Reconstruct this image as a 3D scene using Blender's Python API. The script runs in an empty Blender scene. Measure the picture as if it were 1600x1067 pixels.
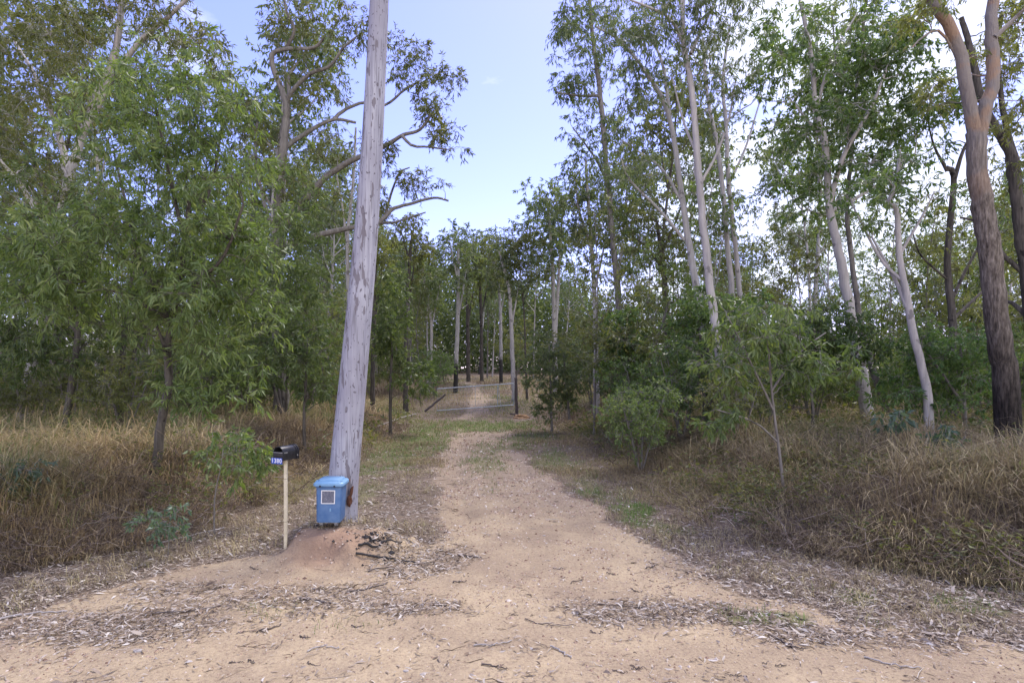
import bpy, bmesh, math, random
import numpy as np
from mathutils import Vector, Matrix

# ------------------------------------------------------------------ camera, sky, sun, exposure
S = bpy.context.scene
C = S.collection
CAM_H, F, HY = 2.0, 889.0, 590.0          # eye height (m), focal length and horizon row in photo pixels
cd = bpy.data.cameras.new('camera'); cam = bpy.data.objects.new('camera', cd); C.objects.link(cam)
cd.sensor_width = 36; cd.lens = 36 * F / 1600; cd.shift_y = (HY - 533.5) / 1600
cd.clip_start = .1; cd.clip_end = 3000
cam.location = (0, 0, CAM_H); cam.rotation_euler = (math.radians(90), 0, 0)
S.camera = cam

SUN_EL, SUN_AZ = 58.0, 30.0               # degrees above horizon, degrees right of straight ahead (+Y)
W = bpy.data.worlds.new('World'); S.world = W; W.use_nodes = True
nt = W.node_tree; nt.nodes.clear()
def wn(t, **k):
    n = nt.nodes.new(t)
    for a, b in k.items(): setattr(n, a, b)
    return n
sky = wn('ShaderNodeTexSky', sky_type='NISHITA', sun_disc=False)
sky.sun_elevation = math.radians(SUN_EL); sky.sun_rotation = math.radians(SUN_AZ)
sky.air_density = 1.0; sky.dust_density = .4; sky.ozone_density = 3.0
tc = wn('ShaderNodeTexCoord'); mp = wn('ShaderNodeMapping'); mp.inputs['Scale'].default_value = (1, 1, 2.6); mp.inputs['Location'].default_value = (4.7, 1.1, 2.2)
nz = wn('ShaderNodeTexNoise'); nz.inputs['Scale'].default_value = 3.4; nz.inputs['Detail'].default_value = 8; nz.inputs['Roughness'].default_value = .55
rp = wn('ShaderNodeValToRGB'); rp.color_ramp.elements[0].position = .52; rp.color_ramp.elements[1].position = .68
sx = wn('ShaderNodeSeparateXYZ')
# clouds thicken low down and to the right
m1 = wn('ShaderNodeMath', operation='MULTIPLY_ADD'); m1.inputs[1].default_value = .13
m2 = wn('ShaderNodeMath', operation='MULTIPLY_ADD'); m2.inputs[1].default_value = -.22
m3 = wn('ShaderNodeMath', operation='ADD'); m3.inputs[1].default_value = .06
mx = wn('ShaderNodeMix', data_type='RGBA'); mx.inputs['B'].default_value = (5.4, 5.5, 5.9, 1)
tint = wn('ShaderNodeMix', data_type='RGBA', blend_type='MULTIPLY'); tint.inputs['Factor'].default_value = 1; tint.inputs['B'].default_value = (1.22, .91, 1.30, 1)
mc = wn('ShaderNodeMath', operation='MULTIPLY'); mc.inputs[1].default_value = .8
bg = wn('ShaderNodeBackground'); bg.inputs['Strength'].default_value = .12
out = wn('ShaderNodeOutputWorld'); L = nt.links.new
L(tc.outputs['Generated'], mp.inputs[0]); L(mp.outputs[0], nz.inputs['Vector']); L(tc.outputs['Generated'], sx.inputs[0])
L(sx.outputs['X'], m1.inputs[0]); L(nz.outputs['Fac'], m1.inputs[2])
L(sx.outputs['Z'], m2.inputs[0]); L(m1.outputs[0], m2.inputs[2]); L(m2.outputs[0], m3.inputs[0])
dt = wn('ShaderNodeVectorMath', operation='DOT_PRODUCT'); dt.inputs[1].default_value = (.377, .847, .375); L(tc.outputs['Generated'], dt.inputs[0])
b1 = wn('ShaderNodeMapRange', interpolation_type='SMOOTHSTEP'); b1.inputs['From Min'].default_value = .93; b1.inputs['From Max'].default_value = 1.0; b1.inputs['To Max'].default_value = .13; L(dt.outputs['Value'], b1.inputs['Value'])
b2 = wn('ShaderNodeMapRange', interpolation_type='SMOOTHSTEP'); b2.inputs['From Min'].default_value = .1; b2.inputs['From Max'].default_value = -.6; b2.inputs['To Max'].default_value = 1; L(sx.outputs['Y'], b2.inputs['Value'])   # unseen bright cloud bank, added behind the viewer as frontal fill light
s1 = wn('ShaderNodeMath', operation='ADD'); L(m3.outputs[0], s1.inputs[0]); L(b1.outputs[0], s1.inputs[1])
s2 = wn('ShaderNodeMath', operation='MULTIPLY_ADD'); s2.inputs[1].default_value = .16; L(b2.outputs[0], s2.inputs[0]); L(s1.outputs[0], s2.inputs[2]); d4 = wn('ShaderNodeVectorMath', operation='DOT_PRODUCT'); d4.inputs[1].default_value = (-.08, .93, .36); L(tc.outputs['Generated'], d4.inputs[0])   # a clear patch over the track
b4 = wn('ShaderNodeMapRange', interpolation_type='SMOOTHSTEP'); b4.inputs['From Min'].default_value = .91; b4.inputs['From Max'].default_value = .985; b4.inputs['To Max'].default_value = -.17; L(d4.outputs['Value'], b4.inputs['Value'])
s4 = wn('ShaderNodeMath', operation='ADD'); L(s2.outputs[0], s4.inputs[0]); L(b4.outputs[0], s4.inputs[1]); L(s4.outputs[0], rp.inputs['Fac'])
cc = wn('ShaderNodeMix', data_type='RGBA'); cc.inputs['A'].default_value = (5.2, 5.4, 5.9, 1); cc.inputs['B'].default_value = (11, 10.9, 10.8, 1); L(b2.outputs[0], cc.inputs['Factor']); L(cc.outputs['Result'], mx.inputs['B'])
hs = wn('ShaderNodeHueSaturation'); hs.inputs['Saturation'].default_value = 1.05
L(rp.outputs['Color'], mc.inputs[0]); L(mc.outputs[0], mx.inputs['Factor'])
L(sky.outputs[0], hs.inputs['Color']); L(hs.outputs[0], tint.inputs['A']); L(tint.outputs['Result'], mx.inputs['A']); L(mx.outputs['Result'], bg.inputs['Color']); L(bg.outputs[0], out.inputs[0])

sd = bpy.data.lights.new('sun', 'SUN'); sd.energy = 2.0; sd.angle = math.radians(22); sd.color = (1, .95, .87)
sun = bpy.data.objects.new('sun', sd); C.objects.link(sun)
e, a = math.radians(SUN_EL), math.radians(SUN_AZ)
sun.rotation_euler = Vector((-math.sin(a) * math.cos(e), -math.cos(a) * math.cos(e), -math.sin(e))).to_track_quat('-Z', 'Y').to_euler()
S.view_settings.view_transform = 'Standard'; S.view_settings.look = 'None'; S.view_settings.gamma = 1; S.view_settings.exposure = 1.22
S.cycles.max_bounces = 6; S.cycles.diffuse_bounces = 3; S.cycles.transmission_bounces = 4; S.cycles.glossy_bounces = 2

# ------------------------------------------------------------------ numpy helpers
R = np.random.default_rng(7)
def vnoise(x, y, s=0):
    x = np.asarray(x, float); y = np.asarray(y, float)
    xi = np.floor(x).astype(np.int64); yi = np.floor(y).astype(np.int64); fx = x - xi; fy = y - yi
    fx = fx * fx * (3 - 2 * fx); fy = fy * fy * (3 - 2 * fy)
    def hsh(i, j):
        n = (i * 374761393 + j * 668265263 + s * 1442695041) & 0x7fffffff
        n = ((n ^ (n >> 13)) * 1274126177) & 0x7fffffff
        return ((n ^ (n >> 16)) & 0xffff) / 65535.
    return (hsh(xi, yi) * (1 - fx) + hsh(xi + 1, yi) * fx) * (1 - fy) + (hsh(xi, yi + 1) * (1 - fx) + hsh(xi + 1, yi + 1) * fx) * fy
def fbm(x, y, s=0, o=4):
    t = 0; a = .5; n = 0
    for k in range(o): t = t + a * vnoise(np.asarray(x) * 2 ** k, np.asarray(y) * 2 ** k, s + k); n += a; a *= .5
    return t / n
def sstep(a, b, x): t = np.clip((np.asarray(x, float) - a) / (b - a), 0, 1); return t * t * (3 - 2 * t)
def unit(v): return v / np.maximum(np.linalg.norm(v, axis=-1, keepdims=True), 1e-9)

# foot of the left and right bank and the edge of bare sand, as x over distance y
LY = [0, 2, 4, 5, 5.9, 6.6, 8.7, 12, 18, 30, 60]; LX = [-14, -11, -7.6, -6.2, -5.3, -4.5, -3.9, -4.2, -4.1, -5.2, -9]
RY = [0, 2, 4, 5.2, 5.7, 6.35, 7.4, 8.5, 16, 25, 30, 60]; RX = [16, 11, 6.6, 5.0, 4.3, 3.3, 2.7, 2.6, 2.3, 1.9, 2.0, 1]
SLY = [0, 3.9, 4.3, 4.8, 5.5, 6.0, 6.5, 6.9, 7.5, 8.9, 13, 20, 26]; SLX = [-30, -9, -5.6, -4.5, -3.7, -3.2, -2.3, -1.25, -1.15, -1.3, -1.7, -2.1, -2.5]
SRY = [0, 3.6, 4.2, 4.8, 5.5, 6.4, 7.5, 8.9, 13, 20, 26]; SRX = [30, 6.5, 4.2, 3.0, 2.4, 2.0, 1.5, 1.1, .5, 0, -.6]
MX, MY = -1.98, 6.75                       # earth mound carrying the bin
def height(x, y, micro=True):
    x = np.asarray(x, float); y = np.asarray(y, float)
    dl = np.interp(y, LY, LX) - x; dr = x - np.interp(y, RY, RX)
    w = fbm(x * .8, y * .8, 3) - .5
    fade = 1 - .6 * sstep(20, 34, y)
    z = .62 * sstep(-.2, 1.5, dl + w * .8) * fade + .012 * np.clip(dl, 0, 60)
    z = z + .72 * sstep(-.2, 3.3, dr + w * 1.1) * fade + .006 * np.clip(dr, 0, 60)
    cen = np.exp(-((x + 4) / 22) ** 2)
    z = z + (1.55 * sstep(27, 50, y) + .03 * np.clip(y - 50, 0, 400)) * (.25 + .75 * cen)
    d = np.hypot((x - MX) / 1.0, (y - MY) / .75)
    z = z + .24 * (1 - sstep(.35, 1.05, d + w * .3 + .5 * (fbm(x * 5, y * 5, 15, 2) - .5))) 
    rc = x - (np.interp(y, SLY, SLX) + np.interp(y, SRY, SRX)) / 2; z = z - .05 * (np.exp(-((np.abs(rc) - .68) / .2) ** 2)) * sstep(6, 9, y) * (1 - sstep(40, 60, y))
    z = z + .05 * (fbm(x * .6, y * .6, 9) - .5)
    if micro: z = z + .07 * (fbm(x * 9, y * 9, 17, 4) - .5) * (1 - sstep(.6, 1.2, d))
    if micro: z = z + (.035 * (fbm(x * 3.1, y * 3.1, 21, 3) - .5) + .02 * (fbm(x * 11, y * 11, 25, 2) - .5)) * (1 + 1.2 * sstep(0, .6, np.maximum(dl, dr)))
    return z
def at(px, py, D): return np.array([(px - 800) / F * D, D, CAM_H - (py - HY) / F * D])
def ground_at(px, py):
    D = 2.5
    while D < 120:
        if at(px, py, D)[2] <= height(at(px, py, D)[0], D): break
        D += .03
    p = at(px, py, D); p[2] = height(p[0], p[1]); return p
def on_ground(px, D):
    x = (px - 800) / F * D; return np.array([x, D, float(height(x, D))])

class MB:
    """collects vertices, faces (tris/quads) and a per-vertex tint, then becomes one mesh object"""
    def __init__(s): s.v = []; s.f = []; s.t = []; s.n = 0
    def add(s, v, f, t=0.5):
        v = np.asarray(v, np.float32).reshape(-1, 3); f = np.asarray(f, np.int64)
        s.v.append(v); s.f.append(f + s.n); s.t.append(np.broadcast_to(np.asarray(t, np.float32).reshape(-1), (len(v),)) if np.size(t) in (1, len(v)) else t); s.n += len(v)
    def mesh(s, name, mat, smooth=True):
        me = bpy.data.meshes.new(name)
        v = np.concatenate(s.v); me.vertices.add(len(v)); me.vertices.foreach_set('co', v.ravel())
        lt = np.concatenate([np.full(len(f), f.shape[1]) for f in s.f]); lv = np.concatenate([f.ravel() for f in s.f])
        me.loops.add(len(lv)); me.loops.foreach_set('vertex_index', lv.astype(np.int32))
        me.polygons.add(len(lt)); st = np.concatenate([[0], np.cumsum(lt)[:-1]]).astype(np.int32)
        me.polygons.foreach_set('loop_start', st)
        try: me.polygons.foreach_set('loop_total', lt.astype(np.int32))
        except Exception: pass
        me.polygons.foreach_set('use_smooth', np.full(len(lt), smooth))
        at_ = me.attributes.new('tint', 'FLOAT', 'POINT'); at_.data.foreach_set('value', np.concatenate(s.t).astype(np.float32))
        me.update(calc_edges=True); me.materials.append(mat); return me
    def obj(s, name, mat, parent=None, smooth=True): return link(name, s.mesh(name, mat, smooth), parent)
def link(name, me, parent=None):
    o = bpy.data.objects.new(name, me); C.objects.link(o)
    if parent: o.parent = parent
    return o
def tag(o, label=None, cat=None, group=None, kind=None):
    for k, v in (('label', label), ('category', cat), ('group', group), ('kind', kind)):
        if v: o[k] = v
    return o
def empty(name, loc, rz=0):
    o = bpy.data.objects.new(name, None); C.objects.link(o); o.location = [float(c) for c in loc]; o.rotation_euler = (0, 0, rz); o.empty_display_size = .2; return o

def tubes(mb, pts, r, k=6, tint=.5, cap=False):
    """pts (T,n,3), r (T,n): T tubes of n rings"""
    pts = np.asarray(pts, float); r = np.asarray(r, float); T, n, _ = pts.shape
    tg = unit(np.gradient(pts, axis=1))
    ref = np.tile(np.array([.31, .17, .2]), (T, 1)); md = unit(pts[:, -1] - pts[:, 0])
    ref = np.where(np.abs(md[:, 2:3]) > .6, np.array([[1., .2, 0]]), np.array([[0, .1, 1.]]))[:, None, :]
    a = unit(np.cross(tg, ref)); b = np.cross(tg, a)
    th = np.arange(k) / k * 2 * np.pi
    v = pts[:, :, None, :] + r[:, :, None, None] * (a[:, :, None, :] * np.cos(th)[None, None, :, None] + b[:, :, None, :] * np.sin(th)[None, None, :, None])
    i = np.arange(n - 1)[:, None] * k; j = np.arange(k)[None, :]; j2 = (j + 1) % k
    q = np.stack([i + j, i + j2, i + k + j2, i + k + j], -1).reshape(-1, 4)
    f = (q[None] + (np.arange(T) * n * k)[:, None, None]).reshape(-1, 4)
    t = np.broadcast_to(np.asarray(tint, float).reshape(-1, 1), (T, n * k)).ravel()
    mb.add(v.reshape(-1, 3), f, t)
    if cap and k == 4 or cap and k == 8 or cap and k == 12:
        for s in (0, n - 1):
            c = pts[:, s]; base = mb.n
            mb.add(np.concatenate([v[:, s].reshape(-1, 3), c]), np.array([[tt * k + jj, tt * k + (jj + 1) % k, T * k + tt] for tt in range(T) for jj in range(k)]), float(np.mean(t)))
def smooth_line(p, n):
    p = np.asarray(p, float)
    if len(p) == 2: t = np.linspace(0, 1, n)[:, None]; return p[0] * (1 - t) + p[1] * t
    q = np.vstack([2 * p[0] - p[1], p, 2 * p[-1] - p[-2]]); o = []
    for u in np.linspace(0, len(p) - 1 - 1e-6, n):
        i = int(u); t = u - i; a, b, c, d = q[i:i + 4]
        o.append(.5 * ((2 * b) + (c - a) * t + (2 * a - 5 * b + 4 * c - d) * t * t + (3 * b - a - 3 * c + d) * t ** 3))
    return np.array(o)
def leaves(mb, P, D, Ln, Wd, tint, rng, near=False, fold=.25):
    n = len(P); D = unit(D); Ln = np.broadcast_to(Ln, (n,))[:, None]; Wd = np.broadcast_to(Wd, (n,))[:, None]
    s = unit(np.cross(D, unit(rng.normal(size=(n, 3))))); nn = np.cross(D, s)
    if not near:
        cur = nn * Ln * rng.uniform(-.18, .18, (n, 1)); m = P + D * Ln * .42 + cur
        v = np.stack([P, m + s * Wd * .5 + nn * Wd * fold, P + D * Ln, m - s * Wd * .5 + nn * Wd * fold], 1)
        f = np.array([[0, 1, 2], [0, 2, 3]]); k = 4
        mb.add(v.reshape(-1, 3), (f[None] + (np.arange(n) * k)[:, None, None]).reshape(-1, 3), np.repeat(tint, k))
    else:
        sk = rng.uniform(.08, .24, (n, 1)) * Ln; dn = np.array([[0, 0, -1.]]) * Ln * rng.uniform(0, .25, (n, 1))
        p1 = P + D * Ln * .33 - s * sk * .6; p2 = P + D * Ln * .68 - s * sk * .55 + dn * .5; tip = P + D * Ln * .98 + dn
        v = np.stack([P, p1 + s * Wd * .5 + nn * Wd * fold, p1 - s * Wd * .5 + nn * Wd * fold, p2 + s * Wd * .38 + nn * Wd * fold, p2 - s * Wd * .38 + nn * Wd * fold, tip], 1)
        o = (np.arange(n) * 6)[:, None]; base = mb.n; t = np.repeat(tint, 6)
        mb.add(v.reshape(-1, 3), np.concatenate([o + np.array([[0, 1, 2]]), o + np.array([[3, 5, 4]])]), t)
        mb.f.append((o + np.array([[1, 3, 4, 2]])) + base)

# ------------------------------------------------------------------ materials
def mat(name, build, **k):
    m = bpy.data.materials.new(name); m.use_nodes = True; n = m.node_tree; n.nodes.clear()
    o = n.nodes.new('ShaderNodeOutputMaterial'); build(n, o, **k); return m
def N(n, t, inp=None, **k):
    x = n.nodes.new(t)
    for a, b in k.items(): setattr(x, a, b)
    for a, b in (inp or {}).items():
        if hasattr(b, 'links') or isinstance(b, bpy.types.NodeSocket): n.links.new(b, x.inputs[a])
        else: x.inputs[a].default_value = b
    return x
def ramp(n, fac, stops, interp='LINEAR'):
    r = n.nodes.new('ShaderNodeValToRGB'); r.color_ramp.interpolation = interp; e = r.color_ramp.elements
    while len(e) < len(stops): e.new(.5)
    for i, (p, c) in enumerate(stops): e[i].position = p; e[i].color = (*c, 1) if len(c) == 3 else c
    n.links.new(fac, r.inputs['Fac']); return r.outputs['Color']
def mixc(n, f, a, b, mode='MIX'):
    x = n.nodes.new('ShaderNodeMix'); x.data_type = 'RGBA'; x.blend_type = mode
    for s, v in (('Factor', f), ('A', a), ('B', b)):
        if isinstance(v, bpy.types.NodeSocket): n.links.new(v, x.inputs[s])
        else: x.inputs[s].default_value = v if s == 'Factor' else (*v, 1)
    return x.outputs['Result']
def _leaf(n, o, cols, trans=.42, rough=.48):
    at_ = N(n, 'ShaderNodeAttribute', attribute_name='tint'); oi = N(n, 'ShaderNodeObjectInfo')
    c = ramp(n, at_.outputs['Fac'], cols)
    hs = N(n, 'ShaderNodeHueSaturation', {'Color': c}); mr = N(n, 'ShaderNodeMapRange', {'Value': oi.outputs['Random'], 'To Min': .8, 'To Max': 1.2}); n.links.new(mr.outputs[0], hs.inputs['Value'])
    p = N(n, 'ShaderNodeBsdfPrincipled', {'Base Color': hs.outputs[0], 'Roughness': rough, 'Specular IOR Level': .45})
    tc_ = mixc(n, 1.0, hs.outputs[0], (1.5, 1.6, .55), 'MULTIPLY')
    t = N(n, 'ShaderNodeBsdfTranslucent', {'Color': tc_}); m = N(n, 'ShaderNodeMixShader', {0: trans, 1: p.outputs[0], 2: t.outputs[0]})
    n.links.new(m.outputs[0], o.inputs[0])
def leafmat(name, *cols, **k):
    st = [(i / (len(cols) - 1), c) for i, c in enumerate(cols)]
    return mat(name, _leaf, cols=st, **k)
def _bark(n, o, base, alt, dark, patch=.55, char=0.0, sx=9, sz=1.6, rough=.85, bump=.25, crack=.5):
    t = N(n, 'ShaderNodeTexCoord'); mp_ = N(n, 'ShaderNodeMapping', {0: t.outputs['Object'], 'Scale': (sx, sx, sz)})
    n1 = N(n, 'ShaderNodeTexNoise', {'Vector': mp_.outputs[0], 'Scale': 1.0, 'Detail': 6., 'Roughness': .65})
    n2 = N(n, 'ShaderNodeTexNoise', {'Vector': t.outputs['Object'], 'Scale': 3.1, 'Detail': 5., 'Roughness': .6})
    mp3 = N(n, 'ShaderNodeMapping', {0: t.outputs['Object'], 'Scale': (sx * 4, sx * 4, sz * 2)})
    n3 = N(n, 'ShaderNodeTexNoise', {'Vector': mp3.outputs[0], 'Scale': 1., 'Detail': 4.})
    c = mixc(n, ramp(n, n1.outputs['Fac'], [(.35, (0, 0, 0)), (.65, (1, 1, 1))]), base, alt)
    c = mixc(n, ramp(n, n2.outputs['Fac'], [(patch, (0, 0, 0)), (patch + .04, (1, 1, 1))]), c, dark)
    c = mixc(n, crack, c, ramp(n, n3.outputs['Fac'], [(.3, (.25, .25, .25)), (.6, (1, 1, 1))]), 'MULTIPLY')
    if char:
        s = N(n, 'ShaderNodeSeparateXYZ', {0: t.outputs['Object']})
        ma = N(n, 'ShaderNodeMath', {0: n2.outputs['Fac'], 1: -2.5, 2: s.outputs['Z']}, operation='MULTIPLY_ADD')
        mr = N(n, 'ShaderNodeMapRange', {'Value': ma.outputs[0], 'From Min': char - 1.6, 'From Max': char - .9, 'To Min': .93, 'To Max': 0.})
        c = mixc(n, mr.outputs[0], c, (.022, .02, .019))
    b = N(n, 'ShaderNodeBump', {'Height': n3.outputs['Fac'], 'Strength': bump, 'Distance': .02})
    p = N(n, 'ShaderNodeBsdfPrincipled', {'Base Color': c, 'Roughness': rough, 'Specular IOR Level': .2, 'Normal': b.outputs[0]}); n.links.new(p.outputs[0], o.inputs[0])
def _plain(n, o, col, col2=None, rough=.6, metal=0., scale=20., bump=0., spec=.4):
    t = N(n, 'ShaderNodeTexCoord'); n1 = N(n, 'ShaderNodeTexNoise', {'Vector': t.outputs['Object'], 'Scale': scale, 'Detail': 6., 'Roughness': .65})
    c = mixc(n, ramp(n, n1.outputs['Fac'], [(.38, (0, 0, 0)), (.68, (1, 1, 1))]), col, col2 or tuple(x * .8 for x in col))
    p = N(n, 'ShaderNodeBsdfPrincipled', {'Base Color': c, 'Roughness': rough, 'Metallic': metal, 'Specular IOR Level': spec})
    if bump: b = N(n, 'ShaderNodeBump', {'Height': n1.outputs['Fac'], 'Strength': bump, 'Distance': .01}); n.links.new(b.outputs[0], p.inputs['Normal'])
    n.links.new(p.outputs[0], o.inputs[0])
def plain(name, col, col2=None, **k): return mat(name, _plain, col=col, col2=col2, **k)
def _tint(n, o, stops, rough=.8, trans=0.):
    a_ = N(n, 'ShaderNodeAttribute', attribute_name='tint'); c = ramp(n, a_.outputs['Fac'], stops)
    p = N(n, 'ShaderNodeBsdfPrincipled', {'Base Color': c, 'Roughness': rough, 'Specular IOR Level': .25})
    if trans:
        t = N(n, 'ShaderNodeBsdfTranslucent', {'Color': c}); m = N(n, 'ShaderNodeMixShader', {0: trans, 1: p.outputs[0], 2: t.outputs[0]}); n.links.new(m.outputs[0], o.inputs[0])
    else: n.links.new(p.outputs[0], o.inputs[0])
def tintmat(name, stops, **k): return mat(name, _tint, stops=stops, **k)
M = {}
M['acacia'] = leafmat('acacia_leaf', (.058, .092, .036), (.11, .158, .056), (.175, .22, .085), (.32, .35, .17))
M['gum'] = leafmat('gum_leaf', (.072, .10, .052), (.125, .165, .08), (.185, .22, .11), (.30, .32, .17))
M['broad'] = leafmat('broad_leaf', (.05, .09, .03), (.09, .145, .05), (.14, .20, .07), (.24, .28, .11), rough=.35)
M['olive'] = leafmat('olive_leaf', (.09, .105, .045), (.135, .15, .06), (.185, .195, .07), (.28, .24, .11))
M['bright'] = leafmat('bright_leaf', (.05, .10, .03), (.08, .15, .045), (.13, .20, .06), (.24, .27, .08), trans=.35)
M['blue'] = leafmat('blue_green_leaf', (.06, .10, .07), (.09, .14, .10), (.13, .18, .13), (.2, .25, .15))
M['pale_bark'] = mat('pale_gum_bark', _bark, base=(.50, .46, .43), alt=(.38, .35, .33), dark=(.24, .22, .21), patch=.60, char=0, crack=.25, bump=.1)
M['pale_burnt'] = mat('pale_gum_bark_burnt_base', _bark, base=(.48, .45, .42), alt=(.36, .34, .32), dark=(.22, .20, .19), patch=.60, char=2.2, crack=.3, bump=.12)
M['grey_bark'] = mat('grey_bark', _bark, base=(.27, .245, .22), alt=(.17, .15, .135), dark=(.10, .09, .08), patch=.6)
M['brown_bark'] = mat('brown_rough_bark', _bark, base=(.27, .205, .16), alt=(.16, .12, .095), dark=(.12, .09, .07), patch=.6, sx=16, sz=2.2, bump=.9, crack=.8, char=1.7)
M['dark_bark'] = mat('dark_bark', _bark, base=(.15, .13, .11), alt=(.08, .07, .06), dark=(.035, .03, .028), patch=.6, bump=.6, crack=.7)
M['twig'] = M['grey_bark']

# ------------------------------------------------------------------ trees
def grow(rng, limbs, clumps, lf, twigs=8, per=9, k_main=9, bend=.25, near=False, droop=.7, flat=1.):
    """limbs: [(pts, r0, r1)], clumps (m,4). Returns trunk MB and crown MB. lf=(length, width)"""
    tr, cr = MB(), MB(); nodes = []; nr = []
    for p, r0, r1 in limbs:
        ln = np.linalg.norm(np.diff(p, axis=0), axis=1).sum(); n = int(np.clip(ln / .18, 6, 70)); q = smooth_line(p, n)
        t = np.linspace(0, 1, n); r = r0 + (r1 - r0) * t ** .85
        q[1:-1] += rng.normal(size=(n - 2, 3)) * np.minimum(r[1:-1, None] * .10, .01)
        r = r * (1 + .07 * (fbm(t * ln * 2.3, t * 0 + 3.3, int(rng.integers(99))) - .5) * 2)
        tubes(tr, q[None], r[None], k=k_main if r0 > .03 else 5)
        nodes.append(q[2:]); nr.append(r[2:])
    nodes = np.concatenate(nodes); nr = np.concatenate(nr)
    if len(clumps) == 0: return tr, cr
    c = clumps[:, :3]; rad = clumps[:, 3]
    d0 = np.array([np.min(np.linalg.norm(nodes - x, axis=1)) for x in c]); order = np.argsort(d0)
    B, BR = [], []; nb = 7
    for i in order:
        d = np.linalg.norm(nodes - c[i], axis=1) ; dz = nodes[:, 2] - c[i, 2]
        j = int(np.argmin(d + 1.1 * np.maximum(0, dz + .35 * d) + rng.uniform(0, .15, len(d)) * d)); p0 = nodes[j]; ln = d[j]
        if ln < .05: continue
        t = np.linspace(0, 1, nb)[:, None]; ctrl = p0 + (c[i] - p0) * .5 + np.array([0, 0, bend * ln * rng.uniform(-.6, 1)]) + rng.normal(size=3) * ln * .14
        q = (1 - t) ** 2 * p0 + 2 * t * (1 - t) * ctrl + t * t * c[i]; q[1:-1] += rng.normal(size=(nb - 2, 3)) * ln * .025
        r0 = min(nr[j] * .7, .006 + .013 * ln); r1 = min(.005, r0 * .6); r = r0 + (r1 - r0) * t[:, 0]
        B.append(q); BR.append(r); nodes = np.concatenate([nodes, q[2:]]); nr = np.concatenate([nr, r[2:]])
    if B: tubes(tr, np.array(B), np.array(BR), k=5)
    m = len(c); Tn = m * twigs; ci = np.repeat(np.arange(m), twigs)
    dr = unit(rng.normal(size=(Tn, 3)) * np.array([1, 1, .75 * flat]) + np.array([0, 0, .15])); ln = rad[ci] * rng.uniform(.55, 1.1, Tn)
    p0 = c[ci] + dr * 0.03; t = np.linspace(0, 1, 4)
    q = p0[:, None] + dr[:, None] * (ln[:, None] * t)[..., None] + np.array([0, 0, -1]) * (droop * .35 * ln[:, None] * t ** 2)[..., None]
    tubes(tr, q, np.broadcast_to(np.array([.0042, .0034, .0025, .0012]), (Tn, 4)), k=3)
    li = np.repeat(np.arange(Tn), per); n = len(li); u = rng.uniform(.2, 1.02, n) ** .8
    fi = np.clip(u * 3, 0, 2.999); i0 = fi.astype(int); fr = (fi - i0)[:, None]; P = q[li, i0] * (1 - fr) + q[li, i0 + 1] * fr
    Dd = unit(dr[li] * .55 + unit(rng.normal(size=(n, 3))) * .75 + np.array([0, 0, -droop])); 
    ct = rng.uniform(0, 1, m); tt = np.clip(.35 * ct[ci[li]] + .65 * rng.beta(2, 2.6, n), 0, 1)
    sc = rng.uniform(.6, 1.25, n)
    leaves(cr, P, Dd, lf[0] * sc, lf[1] * sc, tt, rng, near)
    return tr, cr
def ell(rng, c, r, n, cr, hollow=.0, gap=0.):
    """n clumps in an ellipsoid: centre c, radii r, clump radius cr"""
    u = unit(rng.normal(size=(n, 3))) * (rng.uniform(hollow, 1, (n, 1)) ** (1 / 2.4)); p = np.asarray(c) + u * np.asarray(r)
    return np.column_stack([p, cr * rng.uniform(.7, 1.3, n)])
def tree(name, label, cat, D, limbs, crowns, lf, leafm, bark, seed, group=None, near=False, base=None, ground=True, **k):
    """limbs [(px points, w0, w1, depth change)] in photo pixels at distance D; crowns [(cx, cy, rx, ry, depth offset, depth radius, n, clump radius m)]"""
    rng = np.random.default_rng(seed); Ls = []
    for i, (pp, w0, w1, dd) in enumerate(limbs):
        d0 = 0 if np.ndim(dd) == 0 else dd[0]; d1 = dd if np.ndim(dd) == 0 else dd[1]
        Ds = D + d0 + (d1 - d0) * np.linspace(0, 1, len(pp)); p = np.array([at(x, y, q) for (x, y), q in zip(pp, Ds)])
        if i == 0 and ground: b = p[0].copy(); b[2] = height(b[0], b[1]) - .12; p = np.vstack([b, p[1:]]) if p[0][2] - b[2] < .5 else np.vstack([b, p])
        Ls.append((p, w0 / 2 / F * D, w1 / 2 / F * D))
    b0 = Ls[0][0][0].copy()
    if ground: b0[2] += .12
    if ground:   # flare of the butt
        p, r0, r1 = Ls[0]; up = p[0] + (p[1] - p[0]) * min(.3, .3 / max(.3, np.linalg.norm(p[1] - p[0])))
        Ls.append((np.array([p[0], (p[0] + up) / 2, up]), r0 * 1.25, r0 * .97))
    cl = [ell(rng, at(cx, cy, D + do), (rx / F * D, dr, ry / F * D), n, cr) for cx, cy, rx, ry, do, dr, n, cr in crowns]
    cl = np.concatenate(cl) if cl else np.zeros((0, 4))
    for l in Ls: l[0][:] -= b0
    if len(cl): cl[:, :3] -= b0
    tr, cr = grow(rng, Ls, cl, lf, near=near, **k)
    e = empty(name, b0); tag(e, label, cat, group)
    tr.obj('trunk', M[bark], e)
    if cr.n: cr.obj('crown', M[leafm], e)
    return e
def copy_thing(o, loc, rz, sc, label=None, group=None):
    c = o.copy(); C.objects.link(c); c.location = [float(v) for v in loc]; c.rotation_euler = (random.uniform(-.03, .03), random.uniform(-.03, .03), rz); c.scale = sc
    if label: c['label'] = label
    if group: c['group'] = group
    for ch in o.children:
        d = ch.copy(); C.objects.link(d); d.parent = c
    return c

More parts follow.
